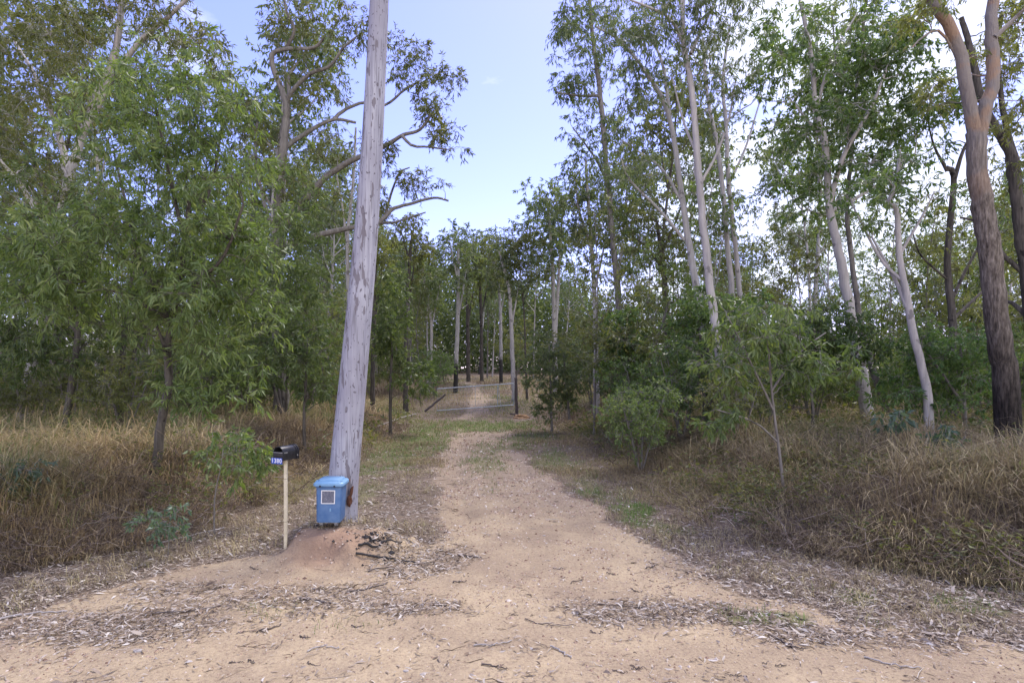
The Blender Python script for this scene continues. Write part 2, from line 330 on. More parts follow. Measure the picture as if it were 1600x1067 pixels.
# ------------------------------------------------------------------ ground and driveway: one sheet, split where bare sand ends
def axis(dense0, dense1, step, lo, hi):
    a = list(np.arange(dense0, dense1, step)); s = step; v = a[-1]
    while v < hi: s *= 1.09; v += s; a.append(v)
    s = step; v = a[0]; b = []
    while v > lo: s *= 1.09; v -= s; b.append(v)
    return np.array(b[::-1] + a)
gx = axis(-7.5, 7.5, .055, -420, 420); gy = axis(2.2, 12.5, .055, -60, 900)
X, Y = np.meshgrid(gx, gy); Z = height(X, Y)
def sand_mask(x, y):
    w = (fbm(x * .9, y * .9, 31) - .5) * 1.5 + (fbm(x * 4, y * 4, 37) - .5) * .6
    k = .35 + .65 * sstep(3, 8, y) ; 
    l = x - np.interp(y, SLY, SLX); r = np.interp(y, SRY, SRX) - x
    m = sstep(-.45, .45, np.minimum(l, r) + w * (1.1 - .5 * sstep(6, 12, y)))
    d = np.hypot((x - MX + .0) / .3, (y - MY + .5) / .34) + (fbm(x * 5, y * 5, 39) - .5) * .9; m = np.maximum(m, (1 - sstep(.6, 1.2, d)))
    m = m * (1 - sstep(21, 27, y))
    tr = np.abs(x - np.interp(y, [26, 31, 38, 45, 52], [-2.4, -2.1, -2.0, -3.1, -4.8])); m2 = (1 - sstep(.3, 1.15, tr + w)) * sstep(24, 29, y) * (1 - sstep(50, 56, y))
    return np.maximum(m, m2 * .62)
def green_mask(x, y):
    n = fbm(x * .8, y * .8, 41); g = 0
    for (cx, cy, rx, ry, s) in [(1.72, 8.3, .35, 1.1, 1.2), (1.5, 10.5, .55, 2, .9), (1.1, 14, .8, 3, .8), (-.62, 14.5, .6, 4.2, .7), (-.4, 10.3, .3, 1.0, .45), (-2.9, 14.5, 1.1, 4.5, 1.1), (-2.6, 10, .6, 2, .7), (2.0, 7.4, .35, .6, .9), (-3.2, 20, 1.3, 5, .9), (-.9, 23.5, 2.6, 3.6, 1.0), (.6, 19, 1.1, 4, .8),
                                (2.1, 4.75, .5, .25, 1.1), (3.2, 5.15, .4, .28, 1.2), (3.0, 4.6, .3, .2, .5), (4.0, 5.0, .5, .25, .8), (-2.2, 4.9, .4, .2, .35), (-1.4, 4.6, .3, .15, .3), (4.6, 5.3, .5, .2, .6)]:
        g = np.maximum(g, s * (1 - sstep(.4, 1.25, np.hypot((x - cx) / rx, (y - cy) / ry) + (n - .5) * 1.2 + (fbm(x * 3, y * 3, 47) - .5) * 1.5)))
    return g
sm = sand_mask(X, Y); gm = green_mask(X, Y); red = np.clip(1 - sstep(.1, .7, np.hypot((X - MX + .02) / 1.2, (Y - MY + .35) / .9)), 0, 1) + np.clip(1 - sstep(.2, .5, np.hypot(X - .55, (Y - 28.4) / 1.4)), 0, 1)
nyy, nxx = X.shape; vid = np.arange(nyy * nxx).reshape(nyy, nxx)
quads = np.stack([vid[:-1, :-1], vid[:-1, 1:], vid[1:, 1:], vid[1:, :-1]], -1).reshape(-1, 4)
V = np.stack([X, Y, Z], -1).reshape(-1, 3)
fs = sm.ravel()[quads].mean(1); cen = V[quads].mean(1)
is_sand = (fs > .5) & (np.abs(cen[:, 0]) < 8) & (cen[:, 1] < 55)
def _ground(n, o):
    t = N(n, 'ShaderNodeTexCoord'); P = t.outputs['Object']
    A = lambda s: N(n, 'ShaderNodeAttribute', attribute_name=s).outputs['Fac']
    n1 = N(n, 'ShaderNodeTexNoise', {'Vector': P, 'Scale': 1.1, 'Detail': 8., 'Roughness': .65}); n2 = N(n, 'ShaderNodeTexNoise', {'Vector': P, 'Scale': 38., 'Detail': 6., 'Roughness': .7})
    n3 = N(n, 'ShaderNodeTexNoise', {'Vector': P, 'Scale': 9., 'Detail': 6., 'Roughness': .7}); vo = N(n, 'ShaderNodeTexVoronoi', {'Vector': P, 'Scale': 70.})
    vo2 = N(n, 'ShaderNodeTexVoronoi', {'Vector': P, 'Scale': 26.})
    sand = mixc(n, ramp(n, n1.outputs['Fac'], [(.38, (0, 0, 0)), (.60, (1, 1, 1))]), (.43, .335, .21), (.30, .228, .15))
    sand = mixc(n, mixc(n, .75, (0, 0, 0), A('up')), sand, (.32, .25, .18))
    sand = mixc(n, ramp(n, n2.outputs['Fac'], [(.34, (0, 0, 0)), (.52, (1, 1, 1))]), mixc(n, .6, sand, (.16, .11, .08)), sand)
    peb = ramp(n, vo.outputs['Color'], [(.0, (.35, .25, .17)), (.5, (.46, .33, .23)), (1., (.62, .52, .42))]); pk = ramp(n, vo.outputs['Distance'], [(.15, (1, 1, 1)), (.35, (0, 0, 0))])
    sand = mixc(n, mixc(n, .5, (0, 0, 0), pk), sand, peb)
    sand = mixc(n, A('red'), sand, mixc(n, n3.outputs['Fac'], (.21, .13, .085), (.38, .26, .175)))
    lit = ramp(n, n2.outputs['Fac'], [(.25, (.04, .03, .022)), (.45, (.15, .11, .08)), (.6, (.26, .205, .155)), (.8, (.38, .32, .26))])
    lit = mixc(n, ramp(n, n3.outputs['Fac'], [(.4, (0, 0, 0)), (.7, (1, 1, 1))]), lit, (.17, .13, .09))
    gr = mixc(n, n3.outputs['Fac'], (.10, .11, .04), (.18, .17, .08))
    ms = N(n, 'ShaderNodeMath', {0: n3.outputs['Fac'], 1: .9, 2: A('sand')}, operation='MULTIPLY_ADD')
    c = mixc(n, ramp(n, N(n, 'ShaderNodeMath', {0: ms.outputs[0], 1: .45}, operation='SUBTRACT').outputs[0], [(.4, (0, 0, 0)), (.6, (1, 1, 1))]), lit, sand)
    mg = N(n, 'ShaderNodeMath', {0: n3.outputs['Fac'], 1: .8, 2: A('green')}, operation='MULTIPLY_ADD')
    c = mixc(n, ramp(n, N(n, 'ShaderNodeMath', {0: mg.outputs[0], 1: .4}, operation='SUBTRACT').outputs[0], [(.35, (0, 0, 0)), (.8, (.75, .75, .75))]), c, gr)
    b = N(n, 'ShaderNodeBump', {'Height': n2.outputs['Fac'], 'Strength': .55, 'Distance': .018}); b2 = N(n, 'ShaderNodeBump', {'Height': vo2.outputs['Distance'], 'Strength': .35, 'Distance': .012, 'Normal': b.outputs[0]})
    p = N(n, 'ShaderNodeBsdfPrincipled', {'Base Color': c, 'Roughness': .95, 'Specular IOR Level': .1, 'Normal': b2.outputs[0]}); n.links.new(p.outputs[0], o.inputs[0])
M['ground'] = mat('ground_soil', _ground)
for nm, sel in (('ground', ~is_sand), ('driveway', is_sand)):
    q = quads[sel]; u, inv = np.unique(q, return_inverse=True); mb = MB(); mb.add(V[u], inv.reshape(-1, 4)); me = mb.mesh(nm, M['ground'])
    for an, ar in (('sand', sm), ('green', gm), ('red', red), ('up', sstep(7, 16, Y))):
        x = me.attributes.new(an, 'FLOAT', 'POINT'); x.data.foreach_set('value', ar.ravel()[u].astype(np.float32))
    tag(link(nm, me), kind='structure')

# ------------------------------------------------------------------ grass, litter, stones (nobody could count them)
def blades(mb, P, H, Wd, dirn, lean, tint):
    """P (n,3) root, arching blades leaning along dirn"""
    n = len(P); H = H[:, None]; dirn = unit(dirn); lean = lean[:, None]; s = np.stack([-dirn[:, 1], dirn[:, 0], dirn[:, 2] * 0], 1) * .5 * Wd[:, None]
    a = P + np.array([0, 0, 1.]) * H * .42 + dirn * H * lean * .25; b = P + np.array([0, 0, 1.]) * H * (.78 - .2 * lean) + dirn * H * lean * .75
    c = P + np.array([0, 0, 1.]) * H * (1 - .55 * lean) + dirn * H * lean * 1.25
    v = np.stack([P - s, P + s, a - s, a + s, b - s * .7, b + s * .7, c], 1); o = (np.arange(n) * 7)[:, None]; base = mb.n
    mb.add(v.reshape(-1, 3), np.concatenate([o + np.array([[0, 1, 3, 2]]), o + np.array([[2, 3, 5, 4]])]), np.repeat(tint, 7)); mb.f.append(o + np.array([[4, 5, 6]]) + base)
def scatter(n, y0, y1, xl, xr, pw=1.6):
    """random ground points, thinning with distance; xl/xr give the strip's sides for each y"""
    u = R.uniform(0, 1, n); k = 1 - pw; y = (y0 ** k + u * (y1 ** k - y0 ** k)) ** (1 / k); f = R.uniform(0, 1, n); l, r = xl(y), xr(y)
    return l + (r - l) * f, y
def bank_grass(name, side, n_tuft, per, label):
    if side < 0: x, y = scatter(n_tuft, 4.6, 34, lambda y: -1.02 * y - 3.5, lambda y: np.interp(y, LY, LX) + .15, 1.9)
    else: x, y = scatter(n_tuft, 4.6, 36, lambda y: np.interp(y, RY, RX) - .15, lambda y: 1.02 * y + 3.5, 1.9)
    dl = (np.interp(y, LY, LX) - x) if side < 0 else (x - np.interp(y, RY, RX))
    dens = fbm(x * .7, y * .7, 51 + side); keep = (dens > .28 - .25 * sstep(.5, 2, dl)) & (R.uniform(0, 1, len(x)) < sstep(-.35, .35, dl + dens * .5)); x, y, dl, dens = x[keep], y[keep], dl[keep], dens[keep]
    m = len(x); i = np.repeat(np.arange(m), per); n = len(i); sc = np.clip(y / 9, .8, 2.6)
    tuft_dir = unit(np.stack([-side * R.uniform(-.2, 1.2, m), -R.uniform(-.4, 1.2, m), np.zeros(m)], 1)) ; 
    rr = .09 * sc[i]; px = x[i] + R.normal(size=n) * rr; py = y[i] + R.normal(size=n) * rr; P = np.stack([px, py, height(px, py) - .02], 1)
    hh = (.24 + .36 * sstep(.2, 1.8, dl)) * (.35 + 1.1 * fbm(x * .9, y * .9, 61)) * R.uniform(.6, 1.45, m) * (1.12 if side < 0 else .95); H = hh[i] * R.uniform(.4, 1.2, n)
    d = tuft_dir[i] * 1.1 + R.normal(size=(n, 3)) * np.array([.8, .8, 0]); ln = np.clip(R.uniform(.2, 1.15, n), 0, 1.1)
    g = fbm(x * .45 + 9, y * .45, 71); tt = R.uniform(0, 1, m) * .45 + .55 * np.clip((g - .3) * 2.2, 0, 1)
    if side < 0: tt = tt * .8 + .3 * sstep(.8, 2.2, dl) - .16 * (1 - sstep(0, 1.0, dl))
    else: tt = tt * .72 + .16 * sstep(1.5, 4, dl)
    tt = tt + R.normal(size=m) * .12; t = np.clip(tt[i] + R.normal(size=n) * .13, 0, 1); mb = MB(); blades(mb, P, H, .0085 * sc[i] * R.uniform(.5, 1.5, n), d, ln, t)
    tag(mb.obj(name, M['grass_l' if side < 0 else 'grass_r']), label, 'grass', kind='stuff')
M['grass_l'] = tintmat('dry_grass_golden', [(0, (.15, .12, .09)), (.22, (.28, .22, .15)), (.42, (.48, .36, .20)), (.6, (.58, .46, .27)), (.78, (.34, .31, .13)), (1, (.17, .21, .07))], trans=.25)
M['grass_r'] = tintmat('dry_grass_brown', [(0, (.15, .115, .09)), (.25, (.27, .215, .14)), (.5, (.42, .345, .20)), (.68, (.50, .42, .23)), (.82, (.27, .26, .11)), (1, (.17, .21, .07))], trans=.25)
bank_grass('dry_grass', -1, 5200, 20, 'long golden dry grass on the left bank under the trees')
bank_grass('dry_grass', 1, 5600, 20, 'tangled brown dry grass on the right bank')

M['verge'] = tintmat('verge_grass', [(0, (.20, .15, .10)), (.3, (.33, .25, .15)), (.55, (.36, .31, .15)), (.75, (.25, .26, .10)), (1, (.16, .22, .06))], trans=.25)
x, y = scatter(24000, 9, 75, lambda y: -.62 * y - 1, lambda y: .5 * y + 1, 1.5); sk = sand_mask(x, y); bk = np.maximum(np.interp(y, LY, LX) - x, x - np.interp(y, RY, RX)); k = (R.uniform(0, 1, len(x)) > sk * 1.6) & ((bk > -.5) | (y > 29) | (fbm(x, y, 57) > .56) & (y > 11)); x, y, bk = x[k], y[k], bk[k]; m = len(x); i = np.repeat(np.arange(m), 12); n = len(i); sc = np.clip(y / 9, .9, 4)
px = x[i] + R.normal(size=n) * .12 * sc[i]; py = y[i] + R.normal(size=n) * .12 * sc[i]; P = np.stack([px, py, height(px, py) - .02], 1); mb = MB(); tt = np.clip(1.6 * (fbm(x * .35, y * .35, 59) - .25) + .25 * (R.uniform(0, 1, m) - .5), 0, 1)
hh = .12 + .26 * sstep(-.3, 1.5, bk) + .12 * sstep(28, 40, y); blades(mb, P, hh[i] * R.uniform(.4, 1.25, n), .0075 * sc[i] * R.uniform(.6, 1.3, n), np.column_stack([R.normal(size=(n, 2)), np.zeros(n)]), R.uniform(.1, 1, n), np.clip(tt[i] + R.normal(size=n) * .12, 0, 1))
tag(mb.obj('verge_grass', M['verge']), 'tan and olive grass over the verges and clearing round the gate', 'grass', kind='stuff')
# short green grass where the mask says so
M['green'] = tintmat('short_green_grass', [(0, (.24, .19, .10)), (.35, (.20, .21, .08)), (.7, (.14, .20, .06)), (1, (.16, .27, .06))], trans=.3)
x = np.concatenate([R.uniform(-5.5, 4, 90000), R.uniform(-3, 6, 26000), R.uniform(1.0, 2.4, 9000)]); y = np.concatenate([2 + 27 * R.uniform(0, 1, 90000) ** .9, R.uniform(4.2, 6, 26000), R.uniform(7, 10, 9000)])
g = green_mask(x, y); k = R.uniform(0, 1, len(x)) < g * .75 * np.clip(.2 + 1.6 * (fbm(x * 2.5, y * 2.5, 43) - .3), 0, 1); x, y, g = x[k], y[k], g[k]; n = len(x); P = np.stack([x, y, height(x, y) - .005], 1)
mb = MB(); sc = np.clip(y / 9, .7, 2.2); blades(mb, P, R.uniform(.03, .11, n) * np.sqrt(sc), .006 * sc * R.uniform(.6, 1.4, n), np.column_stack([R.normal(size=(n, 2)), np.zeros(n)]), R.uniform(.2, 1, n), np.clip(g * .5 + R.uniform(-.1, .6, n), 0, 1))
tag(mb.obj('short_grass', M['green']), 'short green grass growing beside the driveway tracks', 'grass', kind='stuff')

x, y = scatter(5200, 4.2, 14, lambda y: np.interp(y, LY, LX) - .2, lambda y: np.interp(y, RY, RX) + .2, 1.8); k = (sand_mask(x, y) < .35) & (np.abs(x) < y + .5) & (fbm(x * 1.7, y * 1.7, 97) > .42); x, y = x[k], y[k]; m = len(x); i = np.repeat(np.arange(m), 9); n = len(i); px = x[i] + R.normal(size=n) * .05; py = y[i] + R.normal(size=n) * .05; mb = MB()
blades(mb, np.stack([px, py, height(px, py) - .01], 1), R.uniform(.03, .16, n), np.full(n, .005), np.column_stack([R.normal(size=(n, 2)), np.zeros(n)]), R.uniform(.3, 1.1, n), np.clip(R.uniform(0, .75, m)[i] + R.normal(0, .1, n), 0, 1)); tag(mb.obj('straw_tufts', M['grass_r']), 'thin dry straw tufts in the litter at the foot of both banks', 'grass', kind='stuff')
# leaf and bark litter
M['litter'] = tintmat('leaf_litter', [(0, (.07, .05, .035)), (.3, (.20, .145, .10)), (.55, (.34, .275, .215)), (.8, (.48, .42, .35)), (1, (.64, .59, .52))])
def litter_density(x, y):
    s = sand_mask(x, y); n = fbm(x * 1.5, y * 1.5, 81); n2 = fbm(x * 5, y * 5, 83)
    d = (1 - s) * (.12 + 1.5 * np.clip(n2 + n - .62, 0, 1)) * 1.3 + .02 + .06 * (n2 > .6)
    for cx, cy, rx, ry in [(-1.1, 6.5, .75, .8), (-1.05, 6.1, .6, .6), (-3.0, 5.4, 1.0, .25), (1.3, 4.85, .9, .35), (2.6, 4.4, .8, .3), (-2.0, 5.2, 1.2, .45), (-3.3, 4.6, 1.2, .4), (-1.0, 4.95, .8, .2), (3.0, 6.1, 1.6, .5), (3.4, 5.5, 1.8, .5)]:
        d = np.maximum(d, (.95 if cx > -1.1 and cy > 5.5 or cx > 0 else .85) * (1 - sstep(.35, 1.15, np.hypot((x - cx) / rx, (y - cy) / ry) + (n - .5) * 1.3)))
    d = np.where(y > 7.5, np.maximum(d * .8, .06 + .42 * sstep(7.5, 13, y) * (.3 + 1.2 * n2)), d)
    return np.clip(d, 0, 1)
x, y = scatter(480000, 3.3, 30, lambda y: np.clip(-1.0 * y - 1, -12, 0), lambda y: np.clip(1.0 * y + 1, 0, 12), 2.3)
dd = litter_density(x, y); bankd = np.maximum(np.interp(y, LY, LX) - x, x - np.interp(y, RY, RX)); dd = dd * (1 - .75 * sstep(.6, 2, bankd))
k = R.uniform(0, 1, len(x)) < dd * (.42 + .4 * np.exp(-((x + 1.1) ** 2 + (y - 6.4) ** 2) / .35)); x, y = x[k], y[k]; n = len(x); sc = np.clip(y / 7, .75, 2.2)
th = R.normal(0, .9, n) + np.where(x < 0, .35, -.35); D = np.column_stack([np.cos(th), np.sin(th), R.normal(0, .32, n)]) * R.choice([-1, 1], n)[:, None]
P = np.column_stack([x, y, height(x, y) + .004 + R.uniform(0, .012, n)]); mb = MB(); ln = R.gamma(3.0, .0125, n) * np.sqrt(sc) + .012
def flat_leaves(mb, P, D, Ln, Wd, tint):
    D = unit(D); s = unit(np.cross(D, np.array([0, 0, 1.]) + R.normal(0, .35, (len(P), 3)))); nn = np.cross(s, D); Ln = Ln[:, None]; Wd = Wd[:, None]; c = R.uniform(.0, .16, Ln.shape) * Ln; k = s * R.uniform(-.2, .2, Ln.shape) * Ln
    v = np.stack([P, P + D * Ln * .35 + s * Wd * .5 + nn * c + k, P + D * Ln * .35 - s * Wd * .5 + nn * c * .7 + k, P + D * Ln * .7 + s * Wd * .4 + nn * c + k, P + D * Ln * .7 - s * Wd * .4 + nn * c * .6 + k, P + D * Ln], 1)
    o = (np.arange(len(P)) * 6)[:, None]; b = mb.n; mb.add(v.reshape(-1, 3), np.concatenate([o + np.array([[0, 1, 2]]), o + np.array([[3, 5, 4]])]), np.repeat(tint, 6)); mb.f.append(o + np.array([[1, 3, 4, 2]]) + b)
flat_leaves(mb, P, D, ln, ln * R.uniform(.07, .24, n) + .002, np.clip(R.beta(2.2, 2.0, n), 0, 1))
x, y = scatter(60000, 3.3, 20, lambda y: np.clip(-1.0 * y - 1, -9, 0), lambda y: np.clip(1.0 * y + 1, 0, 9), 2.3); dd = litter_density(x, y); k = R.uniform(0, 1, len(x)) < dd ** 1.5 * .22 + .004; x, y = x[k], y[k]; n = len(x); th = R.normal(0, .7, n) + np.where(x < 0, .4, -.4); th += np.pi * (R.uniform(0, 1, n) < .5); ln = R.gamma(3, .04, n) + .03; t = np.linspace(-.5, .5, 5)
q = np.stack([x, y, height(x, y) + .008], 1)[:, None] + np.stack([np.cos(th), np.sin(th), R.normal(0, .07, n)], 1)[:, None] * (ln[:, None] * t)[..., None] + R.normal(0, .006, (n, 5, 3)); q[:, :, 2] = np.maximum(q[:, :, 2], height(q[:, :, 0], q[:, :, 1]) + .002)
tubes(mb, q, np.array([.0012, .0022, .0028, .0022, .001])[None] * R.uniform(.6, 1.8, (n, 1)) * np.clip(y / 7, .8, 2)[:, None], k=3, tint=R.beta(1.1, 1.6, n))
tag(mb.obj('leaf_litter', M['litter']), 'dry grey leaf and bark litter scattered over the ground', 'leaf litter', kind='stuff')
# stones on the sand
x, y = scatter(60000, 3.2, 24, lambda y: np.interp(y, SLY, SLX) - .8, lambda y: np.interp(y, SRY, SRX) + .8, 2.0); k = (sand_mask(x, y) > .3) & (np.abs(x) < 1.1 * y + .5) & (R.uniform(0, 1, len(x)) < .2 + .8 * sstep(.4, .65, fbm(x * 1.3, y * 1.3, 91))); x, y = x[k], y[k]; n = len(x)
r = R.gamma(2.0, .0027, n) * np.clip(y / 6, .8, 2.4) + .0015; o8 = np.array([[1, 0, 0], [0, 1, 0], [-1, 0, 0], [0, -1, 0], [0, 0, .8], [.2, .1, -.8]]) ; v = np.column_stack([x, y, height(x, y)])[:, None] + o8[None] * R.uniform(.6, 1.3, (n, 6, 1)) * r[:, None, None]
f = np.array([[0, 1, 4], [1, 2, 4], [2, 3, 4], [3, 0, 4], [1, 0, 5], [2, 1, 5], [3, 2, 5], [0, 3, 5]]); mb = MB(); mb.add(v.reshape(-1, 3), (f[None] + (np.arange(n) * 6)[:, None, None]).reshape(-1, 3), np.repeat(R.uniform(0, 1, n), 6))
M['stone'] = tintmat('driveway_stone', [(0, (.16, .09, .06)), (.3, (.34, .23, .16)), (.7, (.46, .34, .25)), (1, (.62, .54, .46))]); tag(mb.obj('gravel', M['stone'], smooth=False), 'loose gravel on the sandy driveway', 'gravel', kind='stuff')
x1, y1 = scatter(2600, 5, 30, lambda y: -1.02 * y - 2, lambda y: np.interp(y, LY, LX) + .1, 1.9); x2, y2 = scatter(3600, 5, 30, lambda y: np.interp(y, RY, RX), lambda y: 1.02 * y + 2, 1.9); x = np.concatenate([x1, x2]); y = np.concatenate([y1, y2]); k = (fbm(x * .9, y * .9, 95) + .1 * sstep(2, 5, np.abs(x) - 3) > .56) & (R.uniform(0, 1, len(x)) < .35 + .65 * sstep(6.5, 9, y)); x, y = x[k], y[k]; m = len(x); i = np.repeat(np.arange(m), 16); n = len(i); sc = np.clip(y / 9, .8, 2.2); hb_ = R.uniform(.12, .6, m) * (.6 + .4 * sc)
P = np.column_stack([x[i] + R.normal(size=n) * .09 * sc[i], y[i] + R.normal(size=n) * .09 * sc[i], height(x, y)[i] + hb_[i] * R.uniform(.15, 1, n)]); mb = MB(); leaves(mb, P, np.column_stack([R.normal(size=(n, 2)), R.normal(-.1, .5, n)]), R.uniform(.05, .11, n) * sc[i], R.uniform(.014, .035, n) * sc[i], np.clip(R.uniform(0, .8, m)[i] + R.normal(0, .15, n), 0, 1), R)
tag(mb.obj('weeds', M['olive']), 'small green weeds and seedlings mixed through the dry bank grass', 'weeds', kind='stuff')
# low ground cover: seedlings and fallen brush over both banks
M['brush'] = tintmat('dead_brush', [(0, (.07, .05, .045)), (.4, (.16, .115, .09)), (.8, (.27, .21, .17)), (1, (.36, .31, .27))])
mb = MB(); xs = []; ys = []
for s, nn in ((-1, 5200), (1, 4800)):
    x, y = scatter(nn, 4.8, 26, (lambda y: -1.02 * y - 2) if s < 0 else (lambda y: np.interp(y, RY, RX) - .25), (lambda y: np.interp(y, LY, LX) + .35) if s < 0 else (lambda y: 1.02 * y + 2), 1.9); xs.append(x); ys.append(y)
x = np.concatenate(xs); y = np.concatenate(ys); n = len(x); th = R.uniform(0, 6.28, n); ln = R.uniform(.15, .6, n); rise = R.uniform(-.05, .75, n) * ln; t = np.linspace(0, 1, 5)
P = np.column_stack([x, y, height(x, y) + R.uniform(0, .12, n)]); q = P[:, None] + np.stack([np.cos(th), np.sin(th), np.zeros(n)], 1)[:, None] * (ln[:, None] * t)[..., None]; q[:, :, 2] += (rise[:, None] * t ** .8); q[:, 1:] += R.normal(0, .02, (n, 4, 3))
tubes(mb, q, np.array([.0045, .004, .0032, .0025, .0015])[None] * np.clip(y / 8, .8, 2)[:, None] * R.uniform(.6, 1.5, (n, 1)), k=3, tint=R.uniform(0, 1, n)); tag(mb.obj('fallen_brush', M['brush']), 'fine dead twigs and brush tangled in the grass of both banks', 'brush', kind='stuff')

# ------------------------------------------------------------------ traced trees
PB, PD = 'pale_bark', 'pale_burnt'
T = tree
# left side
T('wattle_tree', 'leafy wattle with narrow leaves and crooked dark stem in golden grass left of the mailbox', 'tree', 8.3,
  [([(240, 760), (252, 660), (264, 600), (262, 550), (272, 480), (290, 380), (296, 300)], 15, 6, 0), ([(263, 590), (258, 545), (245, 510)], 11, 3, -.2), ([(268, 480), (310, 440), (350, 400), (380, 320)], 9, 3, -.5), ([(272, 500), (225, 420), (200, 330), (180, 250)], 9, 3, .5), ([(290, 380), (270, 300), (250, 200), (235, 130)], 7, 3, 0), ([(292, 370), (330, 290), (345, 210)], 7, 3, .4), ([(268, 500), (190, 460), (100, 430)], 7, 2, -.6)],
  [(280, 280, 160, 185, 0, 1.5, 104, .34), (160, 430, 150, 110, -.2, 1.3, 70, .36), (330, 440, 100, 110, -.2, 1.2, 55, .34), (330, 580, 85, 60, -.3, .7, 16, .28), (220, 140, 90, 75, 0, 1, 22, .3), (345, 170, 60, 90, 0, 1, 16, .3), (60, 420, 80, 90, 0, 1, 30, .34), (390, 690, 45, 50, -.5, .3, 6, .22)],
  (.12, .021), 'acacia', 'dark_bark', 11, near=True, twigs=9, per=12, droop=.55)
T('wattle_tree', 'second wattle with narrow dark leaves behind the crooked stemmed wattle, far left', 'tree', 11.5,
  [([(105, 650), (118, 560), (130, 430), (150, 330)], 14, 5, 0), ([(122, 520), (60, 430), (20, 380)], 8, 3, 0)], [(70, 380, 120, 130, 0, 1.6, 66, .42), (150, 510, 120, 70, 0, 1.5, 36, .4), (30, 540, 60, 70, 0, 1, 26, .4)], (.14, .024), 'acacia', 'dark_bark', 12, twigs=9, per=11)
T('wattle_tree', 'wattle with two thin dark stems between crooked wattle and twisted gum', 'tree', 12.5,
  [([(186, 660), (190, 600), (196, 500), (215, 380)], 12, 4, 0), ([(190, 640), (205, 570), (230, 470)], 8, 3, 0), ([(196, 500), (330, 380), (400, 300)], 7, 3, 1.5)], [(410, 440, 100, 120, 1.0, 1.5, 70, .4), (460, 330, 60, 80, 1.5, 1.2, 26, .4), (430, 560, 80, 50, .8, 1.2, 24, .36), (240, 400, 80, 100, .5, 1.2, 20, .42)], (.14, .024), 'acacia', 'dark_bark', 13, twigs=9, per=11)
T('gum_tree', 'tall pale gum leaning right at the far left, white limbs near its top', 'tree', 13,
  [([(35, 640), (62, 520), (85, 400), (105, 290), (145, 170), (180, 80), (195, -30)], 17, 9, 0), ([(105, 290), (95, 220), (60, 130), (20, 60)], 12, 4, 1), ([(150, 160), (215, 70), (270, 20), (330, -40)], 10, 4, -1), ([(88, 390), (40, 300), (0, 250)], 10, 4, -.5), ([(125, 220), (175, 120), (185, 40)], 9, 3, -1)],
  [(70, 110, 110, 100, 0, 2, 75, .5), (200, 20, 110, 60, 0, 2, 45, .5), (290, 90, 60, 60, -.5, 1.2, 22, .4), (20, 250, 60, 70, 0, 1.2, 20, .45), (130, 300, 70, 60, 0, 1.2, 18, .45)], (.15, .028), 'olive', PB, 14, twigs=9, per=10)
T('gum_tree', 'dark thin forked gum left of the tall pale gum, far left edge', 'tree', 15,
  [([(75, 640), (90, 500), (90, 350), (75, 240)], 16, 7, 0), ([(90, 380), (60, 270), (20, 210), (-30, 190)], 9, 3, 0), ([(90, 350), (100, 260), (118, 160)], 9, 3, 0)], [(40, 200, 80, 60, 0, 1.8, 32, .5), (120, 130, 60, 60, 0, 1.5, 18, .45), (20, 20, 90, 60, 0, 2, 34, .5)], (.15, .03), 'olive', 'dark_bark', 15, twigs=8, per=10)
T('gum_tree', 'twisted gum with long crooked branches reaching right behind the timber pole', 'tree', 17.5,
  [([(440, 640), (436, 520), (430, 420), (436, 330), (439, 267), (446, 187)], 26, 13, 0), ([(446, 187), (448, 164), (427, 108), (427, 84), (448, 77), (490, 75), (505, 61)], 11, 4, -.4), ([(447, 77), (460, 47), (448, 20), (441, -20)], 6, 3, -.4),
   ([(447, 175), (451, 148), (451, 122), (465, 98)], 8, 3, .4), ([(448, 165), (455, 145), (486, 115), (514, 105), (537, 75), (556, 59)], 8, 3, -.8), ([(440, 240), (451, 227), (490, 201), (523, 187), (556, 192)], 9, 4, .4), ([(520, 188), (537, 173), (570, 160), (603, 164), (631, 141), (655, 127)], 6, 3, (.3, 1.2)),
   ([(436, 360), (470, 320), (500, 286), (537, 258), (566, 244), (603, 227), (631, 211), (657, 202), (678, 173)], 13, 3, -1.2), ([(628, 212), (645, 228), (670, 230), (699, 234)], 5, 2, (-1, -1.4)), ([(430, 403), (448, 384), (490, 370), (537, 358), (589, 349), (612, 328), (640, 319), (678, 309), (701, 314)], 12, 3, 1), ([(589, 349), (615, 348), (640, 340), (665, 332)], 5, 2, (1, .6)), ([(450, 385), (420, 340), (400, 250), (405, 160)], 8, 3, .8), ([(600, 345), (612, 300), (625, 270), (640, 262)], 5, 2, (1, 1.4))],
  [(640, 95, 40, 35, 1, 1, 15, .36), (695, 125, 32, 28, 1, .9, 13, .34), (678, 185, 40, 32, -1, 1, 15, .34), (640, 150, 34, 25, 1, .9, 9, .3), (700, 215, 26, 22, -1, .9, 7, .3), (612, 250, 28, 22, 0, .9, 8, .3), (655, 290, 42, 18, 1, 1, 12, .32), (590, 310, 40, 30, 1, 1, 12, .34), (540, 40, 55, 35, 0, 1.2, 24, .38), (460, 40, 45, 40, 0, 1.2, 18, .38), (490, 130, 50, 35, 0, 1.2, 16, .36), (520, 230, 50, 30, 0, 1.2, 14, .36), (400, 190, 35, 50, 0, 1.2, 16, .38), (480, 300, 60, 40, 0, 1.4, 20, .4), (430, 60, 25, 20, 0, 1, 6, .35), (620, 85, 22, 25, 0, .8, 7, .32)],
  (.15, .032), 'olive', 'grey_bark', 16, twigs=8, per=9, bend=.1)
